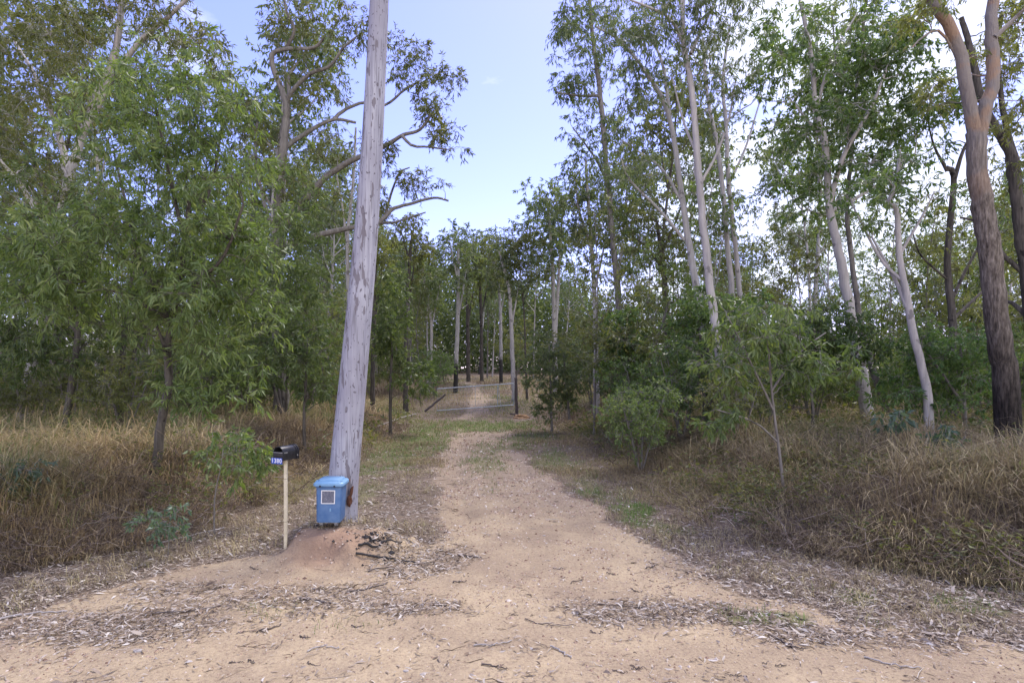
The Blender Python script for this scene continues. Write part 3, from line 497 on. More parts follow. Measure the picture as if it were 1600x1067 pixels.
T('gum_tree', 'slim pale gum standing straight just left of the timber pole', 'tree', 24, [([(548, 620), (545, 480), (543, 380), (552, 280), (556, 200)], 9, 3, 0), ([(544, 400), (536, 330), (525, 270)], 4, 2, 0)], [(520, 240, 40, 60, 0, 1.5, 26, .45), (570, 330, 35, 40, 0, 1.5, 14, .45)], (.17, .04), 'gum', PB, 17)
# right side
T('gum_tree', 'slender straight gum, the first tall tree right of the open gap of sky', 'tree', 21,
  [([(975, 600), (968, 490), (949, 281), (937, 140), (925, 50), (920, -30)], 13, 5, 0), ([(937, 150), (905, 150), (870, 145)], 5, 2, -.5), ([(949, 281), (925, 240), (895, 200)], 5, 2, .5)],
  [(930, 20, 62, 50, 0, 2, 34, .45), (890, 60, 36, 34, 0, 1.4, 13, .42), (925, 120, 62, 34, 0, 1.8, 26, .45), (878, 138, 30, 18, 0, 1, 9, .38), (925, 205, 55, 40, 0, 1.6, 20, .42), (955, 290, 45, 50, 0, 1.6, 16, .42), (925, 250, 38, 30, 0, 1.5, 8, .4), (890, 15, 32, 30, 0, 1, 10, .42)], (.18, .034), 'gum', 'grey_bark', 21, twigs=9, per=9, droop=1.0)
T('gum_tree', 'leaning pale gum with burnt foot and fanned bare limbs, left of the whitest gum', 'tree', 15.5,
  [([(1111, 650), (1103, 555), (1093, 477), (1075, 375), (1063, 290), (1047, 187), (1021, 131), (975, 70), (932, 42)], 15, 3, 0), ([(1069, 375), (1030, 328), (984, 281), (970, 248)], 5, 2, -.5), ([(1065, 314), (1035, 265), (1007, 243), (965, 215)], 5, 2, .8), ([(1047, 190), (1035, 100), (1010, 40), (1000, -20)], 6, 2, .5)],
  [(975, 60, 52, 50, 0, 1.3, 28, .38), (1010, 120, 45, 50, 0, 1.2, 18, .36), (985, 200, 42, 40, 0, 1.2, 13, .36), (1000, 270, 42, 40, 0, 1.2, 12, .36), (1020, 20, 42, 35, 0, 1.2, 15, .38)], (.15, .026), 'gum', PD, 22, twigs=9, per=9, droop=1.1)
T('gum_tree', 'whitest smooth gum, tall straight trunk forking near the top, centre right', 'tree', 13.5,
  [([(1135, 640), (1122, 540), (1115, 492), (1101, 375), (1092, 281), (1085, 187), (1077, 117), (1068, 70), (1066, -20)], 17, 7, 0), ([(1088, 240), (1068, 190), (1050, 120)], 5, 2, .6), ([(1068, 68), (1045, 28), (1007, 9), (960, -10)], 6, 2, -.5), ([(1079, 85), (1101, 37), (1124, -10)], 6, 3, .4), ([(1093, 290), (1120, 240), (1140, 180), (1150, 120)], 5, 2, .5)],
  [(1040, 30, 60, 40, 0, 1.5, 26, .36), (1120, 20, 55, 40, 0, 1.5, 26, .36), (1085, 90, 60, 40, 0, 1.2, 16, .34), (1130, 150, 40, 50, 0, 1.2, 9, .3)], (.14, .024), 'gum', PB, 23, twigs=9, per=8, droop=1.1)
T('gum_tree', 'grey twin-trunked gum standing just right of the whitest gum', 'tree', 18,
  [([(1165, 620), (1150, 500), (1143, 450), (1131, 318), (1120, 225), (1106, 155), (1098, 60)], 13, 4, 0), ([(1160, 560), (1155, 450), (1138, 281), (1134, 187), (1129, 131), (1140, 40)], 9, 4, .6), ([(1138, 290), (1165, 230), (1190, 150)], 5, 2, .8)],
  [(1150, 60, 60, 60, 0, 1.7, 26, .4), (1100, 150, 40, 50, 0, 1.4, 9, .35), (1180, 130, 30, 45, 0, 1.4, 7, .33), (1125, 330, 45, 30, 0, 1.4, 7, .35)], (.16, .03), 'gum', PB, 24, twigs=8, per=8, droop=1.1)
T('gum_tree', 'blotchy grey gum with dense dark broad-leaved crown, middle of the right bank', 'tree', 13,
  [([(1361, 650), (1345, 585), (1340, 555), (1325, 467), (1310, 389), (1296, 318), (1289, 225), (1275, 173), (1268, 90), (1250, 0)], 21, 5, 0), ([(1296, 318), (1320, 240), (1360, 170), (1385, 110)], 9, 3, -.8), ([(1289, 225), (1255, 180), (1230, 150)], 6, 2, .5), ([(1300, 330), (1370, 290), (1430, 240)], 7, 3, -.5), ([(1275, 173), (1300, 90), (1340, 20)], 6, 2, .4)],
  [(1300, 120, 60, 50, 0, 1.3, 30, .36), (1370, 120, 70, 60, 0, 1.4, 48, .36), (1420, 190, 55, 50, 0, 1.2, 30, .34), (1260, 200, 50, 40, 0, 1.2, 18, .34), (1330, 220, 70, 50, 0, 1.3, 30, .34), (1400, 270, 45, 30, 0, 1.0, 14, .32), (1270, 290, 45, 50, 0, 1.2, 18, .34), (1370, 60, 70, 40, 0, 1.3, 18, .34), (1230, 40, 60, 40, 0, 1.4, 18, .36), (1200, 120, 40, 25, 0, 1.2, 9, .32)], (.125, .042), 'broad', PB, 25, twigs=9, per=9)
T('gum_tree', 'slim brown-grey gum immediately right of the blotchy grey gum trunk', 'tree', 14.5, [([(1385, 640), (1352, 540), (1338, 459), (1324, 337), (1331, 234), (1340, 120), (1355, -10)], 12, 4, 0), ([(1331, 234), (1310, 130), (1300, 20)], 5, 2, .5)], [(1320, 20, 70, 40, 0, 1.6, 26, .4), (1400, 30, 60, 40, 0, 1.6, 20, .4), (1345, 330, 50, 40, 0, 1.4, 12, .36)], (.15, .035), 'gum', 'grey_bark', 26, twigs=8, per=9)
T('gum_tree', 'pale bending gum at the front edge of the right bank trees', 'tree', 10.5,
  [([(1450, 690), (1451, 627), (1433, 544), (1418, 470), (1406, 398), (1401, 328), (1388, 318), (1401, 281), (1406, 234)], 15, 4, 0), ([(1412, 440), (1378, 407), (1340, 337), (1325, 300)], 6, 2, .5), ([(1418, 480), (1395, 430), (1362, 370)], 8, 3, .4), ([(1406, 398), (1440, 340), (1460, 300)], 5, 2, 0)], [(1400, 260, 45, 40, 0, .9, 14, .28), (1340, 320, 45, 40, 0, .9, 10, .28), (1445, 320, 40, 35, 0, .9, 7, .26)], (.12, .03), 'broad', PB, 27, twigs=8, per=8)
T('gum_tree', 'thin black tree with crooked bare limbs left of the big rough trunk', 'tree', 13,
  [([(1490, 660), (1489, 560), (1488, 496), (1481, 412), (1490, 281), (1478, 262)], 14, 7, 0), ([(1490, 285), (1505, 235), (1523, 197), (1520, 150)], 7, 2, .4), ([(1480, 268), (1460, 230), (1450, 190)], 5, 2, 0), ([(1486, 470), (1510, 420), (1530, 380), (1540, 330)], 6, 2, .6), ([(1484, 440), (1440, 400), (1425, 360)], 4, 2, -.4), ([(1488, 500), (1520, 470), (1550, 440)], 6, 3, .5)],
  [(1500, 180, 50, 50, 0, 1.2, 13, .32), (1530, 330, 50, 70, .5, 1.2, 12, .32), (1440, 380, 35, 40, 0, 1, 5, .3)], (.11, .03), 'olive', 'dark_bark', 28, twigs=7, per=7)
def _iron(n, o):
    t = N(n, 'ShaderNodeTexCoord'); s = N(n, 'ShaderNodeSeparateXYZ', {0: t.outputs['Object']})
    m1_ = N(n, 'ShaderNodeMapping', {0: t.outputs['Object'], 'Scale': (26, 26, 4.5)}); n1 = N(n, 'ShaderNodeTexNoise', {'Vector': m1_.outputs[0], 'Scale': 1., 'Detail': 7., 'Roughness': .7}); n2 = N(n, 'ShaderNodeTexNoise', {'Vector': t.outputs['Object'], 'Scale': 1.7, 'Detail': 4.})
    vo = N(n, 'ShaderNodeTexVoronoi', {'Vector': m1_.outputs[0], 'Scale': .9}, feature='DISTANCE_TO_EDGE')
    rough = ramp(n, n1.outputs['Fac'], [(.32, (.04, .032, .026)), (.5, (.17, .14, .115)), (.68, (.36, .31, .26))]); dark = ramp(n, n1.outputs['Fac'], [(.4, (.015, .013, .012)), (.7, (.08, .065, .055)), (.85, (.16, .14, .12))])
    ma = N(n, 'ShaderNodeMath', {0: n2.outputs['Fac'], 1: 2.4, 2: s.outputs['Z']}, operation='MULTIPLY_ADD')
    c = mixc(n, N(n, 'ShaderNodeMapRange', {'Value': ma.outputs[0], 'From Min': 1.9, 'From Max': 4.4}).outputs[0], dark, rough)
    ora = mixc(n, ramp(n, n2.outputs['Fac'], [(.52, (0, 0, 0)), (.58, (1, 1, 1))]), (.27, .235, .21), (.34, .235, .165))
    c = mixc(n, N(n, 'ShaderNodeMapRange', {'Value': ma.outputs[0], 'From Min': 5.2, 'From Max': 7.4}).outputs[0], c, ora)
    b = N(n, 'ShaderNodeBump', {'Height': n1.outputs['Fac'], 'Strength': 1., 'Distance': .03}); b2 = N(n, 'ShaderNodeBump', {'Height': vo.outputs['Distance'], 'Strength': .8, 'Distance': .02, 'Normal': b.outputs[0]})
    p = N(n, 'ShaderNodeBsdfPrincipled', {'Base Color': c, 'Roughness': .9, 'Specular IOR Level': .15, 'Normal': b2.outputs[0]}); n.links.new(p.outputs[0], o.inputs[0])
M['iron'] = mat('rough_forked_bark', _iron)
T('rough_barked_tree', 'big rough forked tree by the right edge with orange patches on upper limbs', 'tree', 9.4,
  [([(1577, 700), (1572, 600), (1562, 540), (1554, 470), (1547, 398), (1536, 330), (1527, 270), (1524, 206)], 36, 26, 0), ([(1525, 225), (1516, 175), (1509, 130), (1499, 80), (1481, 37), (1455, -5), (1440, -40)], 20, 14, -.2), ([(1526, 235), (1538, 175), (1549, 140), (1552, 94), (1549, 47), (1556, -30)], 20, 16, .1), ([(1553, 60), (1580, 35), (1610, 5)], 8, 5, .3), ([(1505, 110), (1470, 50), (1440, 60), (1425, 75)], 5, 2, -.5)],
  [(1440, 20, 40, 30, 0, .8, 9, .28), (1480, 130, 30, 40, .6, .8, 8, .26), (1590, 60, 50, 60, .5, .8, 16, .3), (1600, 160, 50, 50, .5, .8, 10, .28)], (.12, .026), 'olive', 'iron', 29, twigs=8, per=8, k_main=16)
T('dark_forked_tree', 'dark forked tree leaning in from the right edge behind the big trunk', 'tree', 12,
  [([(1625, 660), (1615, 520), (1600, 398), (1584, 281), (1575, 234), (1537, 164), (1518, 84), (1502, 28)], 24, 7, 0), ([(1589, 290), (1589, 262), (1570, 187), (1560, 100), (1565, 20)], 12, 5, .4), ([(1605, 430), (1570, 400), (1530, 350), (1500, 340)], 9, 3, .5), ([(1610, 500), (1570, 470), (1540, 520)], 8, 4, .8)],
  [(1560, 130, 50, 60, 0, 1.4, 18, .34), (1580, 30, 60, 40, 0, 1.4, 20, .34), (1560, 400, 60, 50, 1, 1.2, 16, .34), (1590, 250, 40, 50, 0, 1.2, 10, .32)], (.12, .03), 'olive', 'dark_bark', 30, twigs=7, per=8)
T('gum_tree', 'dark crooked tree with bare twigs, left of the leaning burnt-footed pale gum', 'tree', 22,
  [([(1045, 620), (1043, 532), (1040, 452), (1031, 398), (1030, 375), (1026, 345)], 12, 5, 0), ([(1031, 398), (1050, 360), (1066, 320)], 5, 2, 0), ([(1035, 420), (1010, 385), (990, 372)], 5, 2, 0)], [(1010, 330, 50, 45, 0, 2, 24, .42), (1060, 370, 35, 40, 0, 2, 14, .4), (1000, 420, 40, 40, 0, 2, 14, .42)], (.16, .045), 'olive', 'dark_bark', 31, twigs=8, per=9)
T('gum_tree', 'pale straight gum rising from the bushes right of the gate post', 'tree', 24, [([(932, 610), (931, 579), (930, 489), (924, 381), (918, 300), (915, 250)], 11, 4, 0), ([(925, 390), (905, 330), (900, 290)], 5, 2, 0), ([(930, 450), (945, 380), (955, 320)], 4, 2, 0)], [(910, 290, 50, 45, 0, 2, 34, .5), (890, 350, 45, 40, 0, 2, 22, .48), (935, 370, 40, 40, 0, 2, 16, .45)], (.19, .05), 'gum', PB, 32, twigs=8, per=9)
T('gum_tree', 'pale double-stemmed gum above the grey-green sapling by the gate', 'tree', 38, [([(868, 600), (866, 511), (864, 430), (860, 370), (855, 310)], 9, 4, 0), ([(867, 540), (872, 450), (876, 380), (880, 320)], 6, 3, .3)], [(845, 330, 45, 40, 0, 3, 40, .7), (880, 350, 35, 45, 0, 2.5, 26, .65), (850, 400, 45, 40, 0, 3, 26, .65)], (.28, .08), 'gum', PB, 33)
cz = [((712, 602), (715, 504), (716, 440), (716, 380), 9, PD, 40, 'thin gum with black foot and pale upper stem left of the far track'), ((732, 589), (731, 506), (730, 440), (728, 390), 8, 'dark_bark', 52, 'dark straight gum, second from the left where the far track ends'), ((753, 588), (752, 498), (750, 440), (752, 390), 7, 'dark_bark', 52, 'dark slim gum right behind the end of the far track'),
      ((783, 600), (782, 492), (778, 440), (770, 400), 6, PD, 48, 'slim gum with a black foot just left of the gate post'), ((803, 612), (799, 515), (795, 450), (782, 400), 9, PB, 36, 'pale leaning gum directly behind the gate post'), ((634, 590), (636, 501), (640, 408), (645, 360), 9, 'dark_bark', 30, 'dark straight gum in the shrubs right of the timber pole'),
      ((672, 588), (674, 515), (668, 460), (660, 420), 6, PB, 40, 'thin pale forked gum between the timber pole and the gate'), ((582, 619), (584, 515), (586, 430), (592, 370), 9, 'dark_bark', 24, 'dark gum standing just right of the timber pole')]
for i, (a_, b_, c_, d_, w, bk, D, lb) in enumerate(cz):
    q = D / 45; T('gum_tree', lb, 'tree', D, [([a_, b_, c_, d_], w, w * .45, 0), ([b_, (b_[0] + 14, c_[1] - 20)], w * .4, 1.5, .3), ([c_, (c_[0] - 16, d_[1] - 10)], w * .4, 1.5, -.3)], [(d_[0], d_[1] + 10, 34, 42, 0, 3 * q, 34, .75 * q), (c_[0] + 12, c_[1], 26, 34, 0, 2.5 * q, 14, .65 * q)], (.27 * q, .085 * q), ['gum', 'olive'][i % 2], bk, 60 + i)

# saplings and bushes traced from the picture
T('sapling', 'green sapling with long glossy leaves on a thin stem, front of the right bank', 'sapling', 8.0,
  [([(1226, 790), (1218, 709), (1208, 632), (1202, 560), (1195, 490)], 5.5, 2.5, 0), ([(1208, 640), (1170, 560), (1140, 500)], 4, 2, -.2), ([(1206, 610), (1250, 550), (1290, 520)], 4, 2, .2), ([(1214, 690), (1180, 660), (1120, 640)], 4, 2, -.2)],
  [(1190, 500, 100, 45, 0, .7, 24, .22), (1230, 560, 80, 60, 0, .6, 18, .2), (1120, 560, 60, 70, 0, .5, 13, .2), (1105, 650, 50, 30, -.1, .3, 7, .16), (1300, 560, 50, 50, 0, .4, 7, .18)], (.11, .024), 'acacia', 'grey_bark', 41, near=True, twigs=8, per=8)
T('sapling', 'grey-green sapling clump leaning beside the gate post', 'sapling', 21, [([(862, 655), (860, 600), (858, 540)], 5, 2, 0), ([(890, 655), (885, 600), (880, 550)], 4, 2, 0)], [(868, 555, 50, 42, 0, 1.2, 42, .34), (850, 590, 44, 40, 0, 1, 28, .3), (890, 610, 42, 35, 0, 1, 24, .3), (862, 632, 34, 16, 0, .7, 12, .24)], (.13, .04), 'gum', 'grey_bark', 42, twigs=8, per=9)
T('bush', 'very dark green rounded bush behind the right bank, left of the black-footed gum', 'bush', 17, [([(985, 625), (982, 570), (980, 520)], 7, 3, 0)], [(980, 530, 36, 50, 0, 1, 44, .34), (960, 580, 32, 28, 0, 1, 12, .32)], (.13, .05), 'broad', 'dark_bark', 43, twigs=8, per=10)
T('bush', 'dense dark green bush wrapped round the foot of the whitest gum', 'bush', 14.5, [([(1100, 640), (1098, 560), (1090, 500)], 7, 3, 0), ([(1100, 600), (1150, 520), (1200, 480)], 5, 2, 0)], [(1090, 500, 40, 55, 0, .9, 34, .32), (1150, 490, 55, 36, 0, 1, 30, .32), (1060, 560, 34, 30, 0, .8, 12, .3)], (.12, .04), 'broad', 'dark_bark', 44, twigs=9, per=9)
T('bush', 'dark shady bush under the dense broad-leaved crown', 'bush', 11.5, [([(1270, 650), (1268, 580), (1280, 500)], 7, 3, 0), ([(1270, 610), (1330, 560), (1370, 520)], 5, 2, 0)], [(1280, 510, 60, 45, 0, .9, 44, .3), (1340, 540, 45, 40, 0, .9, 22, .28), (1250, 570, 45, 30, 0, .7, 14, .28)], (.10, .034), 'broad', 'dark_bark', 45, twigs=9, per=10)
T('bush', 'light green fine-leaved bush between the pale bending gum and big rough trunk', 'bush', 10.8, [([(1510, 680), (1505, 600), (1500, 540)], 7, 3, 0), ([(1510, 640), (1470, 580), (1440, 540)], 5, 2, 0)], [(1500, 560, 48, 60, 0, .8, 50, .26), (1440, 540, 45, 50, .3, .8, 28, .26), (1400, 600, 48, 40, .3, .8, 20, .26), (1480, 630, 60, 30, 0, .7, 18, .24)], (.075, .026), 'bright', 'grey_bark', 46, twigs=9, per=12)
T('seedling', 'low seedling with big blue-green leaves in grass below the pale bending gum', 'seedling', 8.2, [([(1478, 740), (1480, 700), (1478, 665)], 4, 2, 0), ([(1480, 705), (1510, 680)], 3, 1.5, 0)], [(1480, 685, 45, 24, 0, .3, 13, .16)], (.12, .045), 'blue', 'grey_bark', 47, near=True, twigs=6, per=4)
T('seedling', 'small blue-green seedling left of the low big-leaved seedling', 'seedling', 8.6, [([(1398, 700), (1400, 660)], 3, 1.5, 0)], [(1400, 655, 22, 18, 0, .25, 6, .15)], (.12, .045), 'blue', 'grey_bark', 48, near=True, twigs=6, per=4)
T('seedling', 'leafy green regrowth in the golden grass left of the mailbox', 'seedling', 7.2, [([(335, 780), (345, 730), (350, 690)], 3, 1.5, 0)], [(350, 710, 45, 45, 0, .3, 14, .18)], (.09, .026), 'acacia', 'grey_bark', 49, near=True, twigs=6, per=5)
T('seedling', 'grey-green ferny seedling at the foot of the left bank near the litter', 'seedling', 6.4, [([(262, 845), (265, 815)], 2.5, 1.2, 0)], [(262, 815, 45, 22, 0, .25, 12, .13)], (.07, .02), 'blue', 'grey_bark', 50, near=True, twigs=6, per=6)
T('seedling', 'pale ferny wattle seedling low at the far left edge of the photo', 'seedling', 6.6, [([(35, 800), (32, 750)], 2.5, 1.2, 0)], [(35, 745, 40, 26, 0, .25, 12, .14)], (.07, .02), 'blue', 'grey_bark', 52, near=True, twigs=6, per=7)
T('bush', 'small leafy bush on the grass bank just behind the mailbox and pole', 'bush', 13, [([(475, 650), (478, 590), (480, 540)], 6, 3, 0)], [(480, 540, 45, 70, 0, 1, 44, .34), (505, 610, 28, 24, 0, .8, 8, .28)], (.12, .03), 'acacia', 'dark_bark', 51, twigs=8, per=9)
T('bush', 'leafy grey-green shrub mass right of the timber pole behind the tan grass', 'bush', 20, [([(610, 620), (612, 560), (615, 500)], 6, 3, 0)], [(610, 530, 36, 55, 0, 1.4, 44, .42), (650, 590, 34, 28, 0, 1.2, 18, .38), (620, 450, 34, 40, 0, 1.4, 18, .42)], (.15, .045), 'acacia', 'dark_bark', 53, twigs=8, per=10)

# ------------------------------------------------------------------ background forest: prototypes, copied
def proto(name, h, kind, seed, bark, leafm, cat):
    rng = np.random.default_rng(seed); Ls = []; cl = []
    if kind == 'stem':
        p = np.array([[0, 0, -.2], [.1, .05, .3 * h], [rng.uniform(-.3, .3), .1, .6 * h], [rng.uniform(-.5, .5), -.2, h * .95]]); Ls.append((p, .0052 * h, .01)); b = smooth_line(p, 30)[14]
        for k in range(3): th = rng.uniform(0, 6.28); Ls.append((np.array([b, b + [math.cos(th) * .5, math.sin(th) * .5, .12 * h], b + [math.cos(th) * .9, math.sin(th) * .9, .32 * h]]), .016, .006))
        cl.append(ell(rng, (0, 0, .78 * h), (.13 * h, .13 * h, .22 * h), 22, .05 * h)); cl.append(ell(rng, (0, 0, .4 * h), (.12 * h, .12 * h, .18 * h), 5, .04 * h)); lf = (.02 * h, .005 * h); kw = dict(twigs=7, per=8, droop=.8)
    elif kind in ('tall', 'fork', 'dense'):
        ln = rng.uniform(-.06, .06, 2) * h; top = np.array([ln[0], ln[1], h * .93]); mid = top * .5 + np.array([rng.uniform(-.4, .4), rng.uniform(-.4, .4), 0])
        Ls.append((np.array([[0, 0, -.3], mid * .5, mid, top * .78, top]), .0072 * h, .02))
        for k in range(7 if kind != 'fork' else 9):
            z = rng.uniform(.38 if kind == 'dense' else .48, .85) * h; th = rng.uniform(0, 6.28); s = z / h; b = smooth_line(np.array([[0, 0, -.3], mid * .5, mid, top * .78, top]), 40)[int(s * 38)]; l = rng.uniform(.13, .24) * h * (1.2 - .6 * s)
            e_ = b + np.array([math.cos(th) * l * .6, math.sin(th) * l * .6, l]); Ls.append((np.array([b, b + (e_ - b) * .5 + np.array([math.cos(th), math.sin(th), -.5]) * l * .1, e_]), .0026 * h, .009)); cl.append(ell(rng, e_, (.07 * h, .07 * h, .07 * h), 7, .042 * h))
        cl.append(ell(rng, top * .86, (.12 * h, .12 * h, .17 * h), 50 if kind == 'dense' else 36, .045 * h)); 
        if kind == 'dense': cl.append(ell(rng, top * .6, (.14 * h, .14 * h, .2 * h), 36, .045 * h))
        lf = (.013 * h, .0042 * h); kw = dict(twigs=8, per=9, droop=.8)
    else:
        for k in range(4): th = rng.uniform(0, 6.28); Ls.append((np.array([[0, 0, -.1], [math.cos(th) * .1 * h, math.sin(th) * .1 * h, .35 * h], [math.cos(th) * .22 * h, math.sin(th) * .22 * h, .75 * h]]), .008 * h + .01, .01))
        cl.append(ell(rng, (0, 0, .55 * h), (.42 * h, .42 * h, .40 * h), 85, .10 * h)); lf = (.034 * h, .011 * h) if h < 5 else (.024 * h, .007 * h); kw = dict(twigs=8, per=9, droop=.5)
    tr, cr = grow(rng, Ls, np.concatenate(cl), lf, k_main=7, **kw); e_ = empty(name, (0, 0, 0)); tr.obj('trunk', M[bark], e_); cr.obj('crown', M[leafm], e_); e_['category'] = cat; return e_
PR = {'tall': [proto('gum_tree', 17, 'tall', 101, PD, 'gum', 'tree'), proto('gum_tree', 17, 'fork', 102, PB, 'gum', 'tree'), proto('gum_tree', 16, 'tall', 103, 'dark_bark', 'olive', 'tree'), proto('gum_tree', 16, 'dense', 104, 'grey_bark', 'gum', 'tree'), proto('gum_tree', 15, 'dense', 105, 'dark_bark', 'acacia', 'tree')],
      'stem': [proto('young_gum', 9, 'stem', 121, PB, 'gum', 'tree'), proto('young_gum', 8, 'stem', 122, 'grey_bark', 'olive', 'tree'), proto('young_gum', 10, 'stem', 123, PB, 'acacia', 'tree')],
      'small': [proto('wattle_tree', 6, 'bush', 106, 'dark_bark', 'acacia', 'tree'), proto('wattle_tree', 6, 'bush', 107, 'grey_bark', 'olive', 'tree')],
      'shrub': [proto('bush', 2.4, 'bush', 108, 'grey_bark', 'broad', 'bush'), proto('bush', 2.2, 'bush', 109, 'grey_bark', 'acacia', 'bush'), proto('bush', 2.0, 'bush', 110, 'grey_bark', 'olive', 'bush')]}
used = set(); random.seed(5)
NM = {'stem': ['thin white sapling stem', 'thin grey sapling stem', 'tall white sapling stem'], 'tall': ['pale char-footed gum', 'pale forking gum', 'dark slender gum', 'grey leafy gum', 'dark leafy gum'], 'small': ['small green wattle', 'small olive wattle'], 'shrub': ['dark green bush', 'mid green bush', 'olive bush']}
PL = {'stem': 'thin young gums', 'tall': 'gum trees', 'small': 'small wattles', 'shrub': 'understorey bushes'}
LM = [(-150, 'the left photo edge'), (60, 'the tall pale gum'), (190, 'the two-stemmed wattle'), (250, 'the crooked-stemmed wattle'), (350, 'the leafy regrowth'), (440, 'the twisted gum'), (560, 'the timber pole'), (634, 'the shrubby dark gum'), (690, 'the left gate end'), (750, 'the gate middle'), (806, 'the gate post'), (866, 'the gate sapling'), (932, 'the pale straight gum'), (985, 'the rounded dark bush'),
      (1045, 'the twiggy crooked tree'), (1120, 'the whitest gum'), (1155, 'the twin-trunked gum'), (1215, 'the glossy sapling'), (1270, 'the shady bush'), (1335, 'the blotchy gum'), (1440, 'the pale bending gum'), (1490, 'the black-barked tree'), (1570, 'the big forked trunk'), (1620, 'the right photo edge')]
SEEN = {}
def place(kind, x, y, sc):
    i = random.choice([0, 0, 1, 1, 2, 3, 3, 4]) if kind == 'tall' else random.randrange(len(PR[kind])); p = PR[kind][i]; s = sc * random.uniform(.85, 1.15); loc = (x, y, float(height(x, y))); rz = random.uniform(0, 6.28)
    px = 800 + F * x / y; lm = min(LM, key=lambda q: abs(q[0] - px)); side = 'left of' if px < lm[0] else 'right of'
    far = 'nearest row' if y < 18 else 'near row' if y < 25 else 'middle row' if y < 35 else 'back row' if y < 50 else 'farthest row' if y < 72 else 'deepest rank'
    lb = f'{NM[kind][i]}, {far}, {"just " if abs(px - lm[0]) < 30 else ""}{side} {lm[1]}'; gp = f'{PL[kind]} in the {"near" if y < 25 else "far"} forest'
    if id(p) not in used: used.add(id(p)); o = p; o.location = loc; o.rotation_euler = (0, 0, rz); o.scale = (s, s, s); tag(o, lb, None, gp)
    else: o = copy_thing(p, loc, rz, (s, s, s * random.uniform(.92, 1.1)), lb, gp)
    SEEN.setdefault(lb, []).append(o)
def forbidden(x, y, m): 
    return (-.22 * y - m * .5 < x < .085 * y + m * .5 and y < 33) or (abs(x + 2.9) < 1.2 + m and y < 52)
def gapped(x, y, h):      # keep the window of sky over the track open: only low crowns there
    px = 800 + F * x / y; top = HY - (h + height(x, y) - 2) / y * F
    lim = np.interp(px, [560, 690, 730, 760, 800, 850, 900, 960], [290, 335, 345, 350, 330, 290, 260, -999]) if 560 < px < 960 else -999
    return top < lim
def spread(kind, n, y0, y1, h, sc, wide=1.0, mind=1.6, m=1.0, pos=[]):
    k = 0; tries = 0
    while k < n and tries < 6000:
        tries += 1; y = y0 * (y1 / y0) ** random.random(); x = random.uniform(-wide, wide) * (y + 2)
        if forbidden(x, y, m) or any((x - a) ** 2 + (y - b) ** 2 < (mind * (.6 + y / 40)) ** 2 for a, b in pos): continue
        if kind == 'tall' and x > .12 * y and random.random() < .45: k += 1; continue
        s = sc
        while gapped(x, y, h * s * 1.15) and s > .45: s *= .9
        if gapped(x, y, h * s * 1.1): continue
        pos.append((x, y)); place(kind, x, y, s); k += 1
spread('tall', 17, 18, 30, 16.5, .95, m=2.0); spread('tall', 46, 30, 58, 16.5, 1.0, m=1.5); spread('tall', 46, 58, 105, 16.5, 1.0)
spread('stem', 70, 18, 60, 9, 1.0, m=2.0, pos=[], mind=.9); spread('small', 26, 15, 38, 6, 1.0, m=2.2, pos=[]); spread('small', 34, 38, 80, 6, 1.15, pos=[])
spread('shrub', 70, 11.5, 26, 2.2, 1.0, m=3.2, pos=[], mind=.9); spread('shrub', 70, 26, 60, 2.4, 1.35, pos=[], mind=1.0)
for lb, os_ in SEEN.items():
    if len(os_) == 2: os_.sort(key=lambda q: q.location.y); os_[0]['label'] = lb + ', nearer of two'; os_[1]['label'] = lb + ', farther of two'
    if len(os_) == 3: os_.sort(key=lambda q: q.location.y); os_[0]['label'] = lb + ', nearest'; os_[1]['label'] = lb + ', middle one'; os_[2]['label'] = lb + ', farthest'
# the wood behind it all, one mass of leaves
rng = np.random.default_rng(77); n = 4200; y = rng.uniform(85, 125, n); x = np.where(rng.uniform(0, 1, n) < .5, rng.uniform(-.45, .16, n), rng.uniform(-1.1, 1.1, n)) * y; ztop = np.interp(x / y, [-1, -.5, -.35, -.15, 0, .12, .25, 1], [8, 10, 16, 17, 14, 14, 9, 6]) * rng.uniform(.03, 1.05, n); c = np.column_stack([x, y, height(x, y, False) + ztop]); cr = MB(); k = 36; i = np.repeat(np.arange(n), k); N_ = len(i)
leaves(cr, c[i] + rng.normal(size=(N_, 3)) * np.array([2.2, 2.2, 1.5]), rng.normal(size=(N_, 3)), rng.uniform(.4, .8, N_), rng.uniform(.22, .4, N_), np.clip(rng.uniform(0, .7, n)[i] + rng.normal(0, .15, N_), 0, 1), rng); tag(cr.obj('far_wood', M['gum']), 'far-off wood filling the horizon behind the forest', 'wood', kind='stuff')

# ------------------------------------------------------------------ built things
def bm_obj(name, bm, m, parent=None, bevel=0, smooth=True):
    if bevel: bmesh.ops.bevel(bm, geom=[e for e in bm.edges if e.calc_face_angle(0) > .5], offset=bevel, segments=2, affect='EDGES', profile=.6)
    me = bpy.data.meshes.new(name); bm.to_mesh(me); bm.free(); me.materials.append(m)
    if smooth:
        for p in me.polygons: p.use_smooth = True
        try: me.set_sharp_from_angle(angle=math.radians(35))
        except Exception: pass
    return link(name, me, parent)
def box(bm, c, s, mtx=None):
    r = bmesh.ops.create_cube(bm, size=1, matrix=(mtx or Matrix()) @ Matrix.Translation(c) @ Matrix.Diagonal((*s, 1))); return r['verts']
def rbox(bm, cx, cy, z, wx, wy, r, k=5):
    vs = []
    for sx_, sy_, a0 in ((1, 1, 0), (-1, 1, 90), (-1, -1, 180), (1, -1, 270)):
        for j in range(k): t = math.radians(a0 + 90 * j / (k - 1)); vs.append(bm.verts.new((cx + sx_ * (wx / 2 - r) + r * math.cos(t), cy + sy_ * (wy / 2 - r) + r * math.sin(t), z)))
    return vs
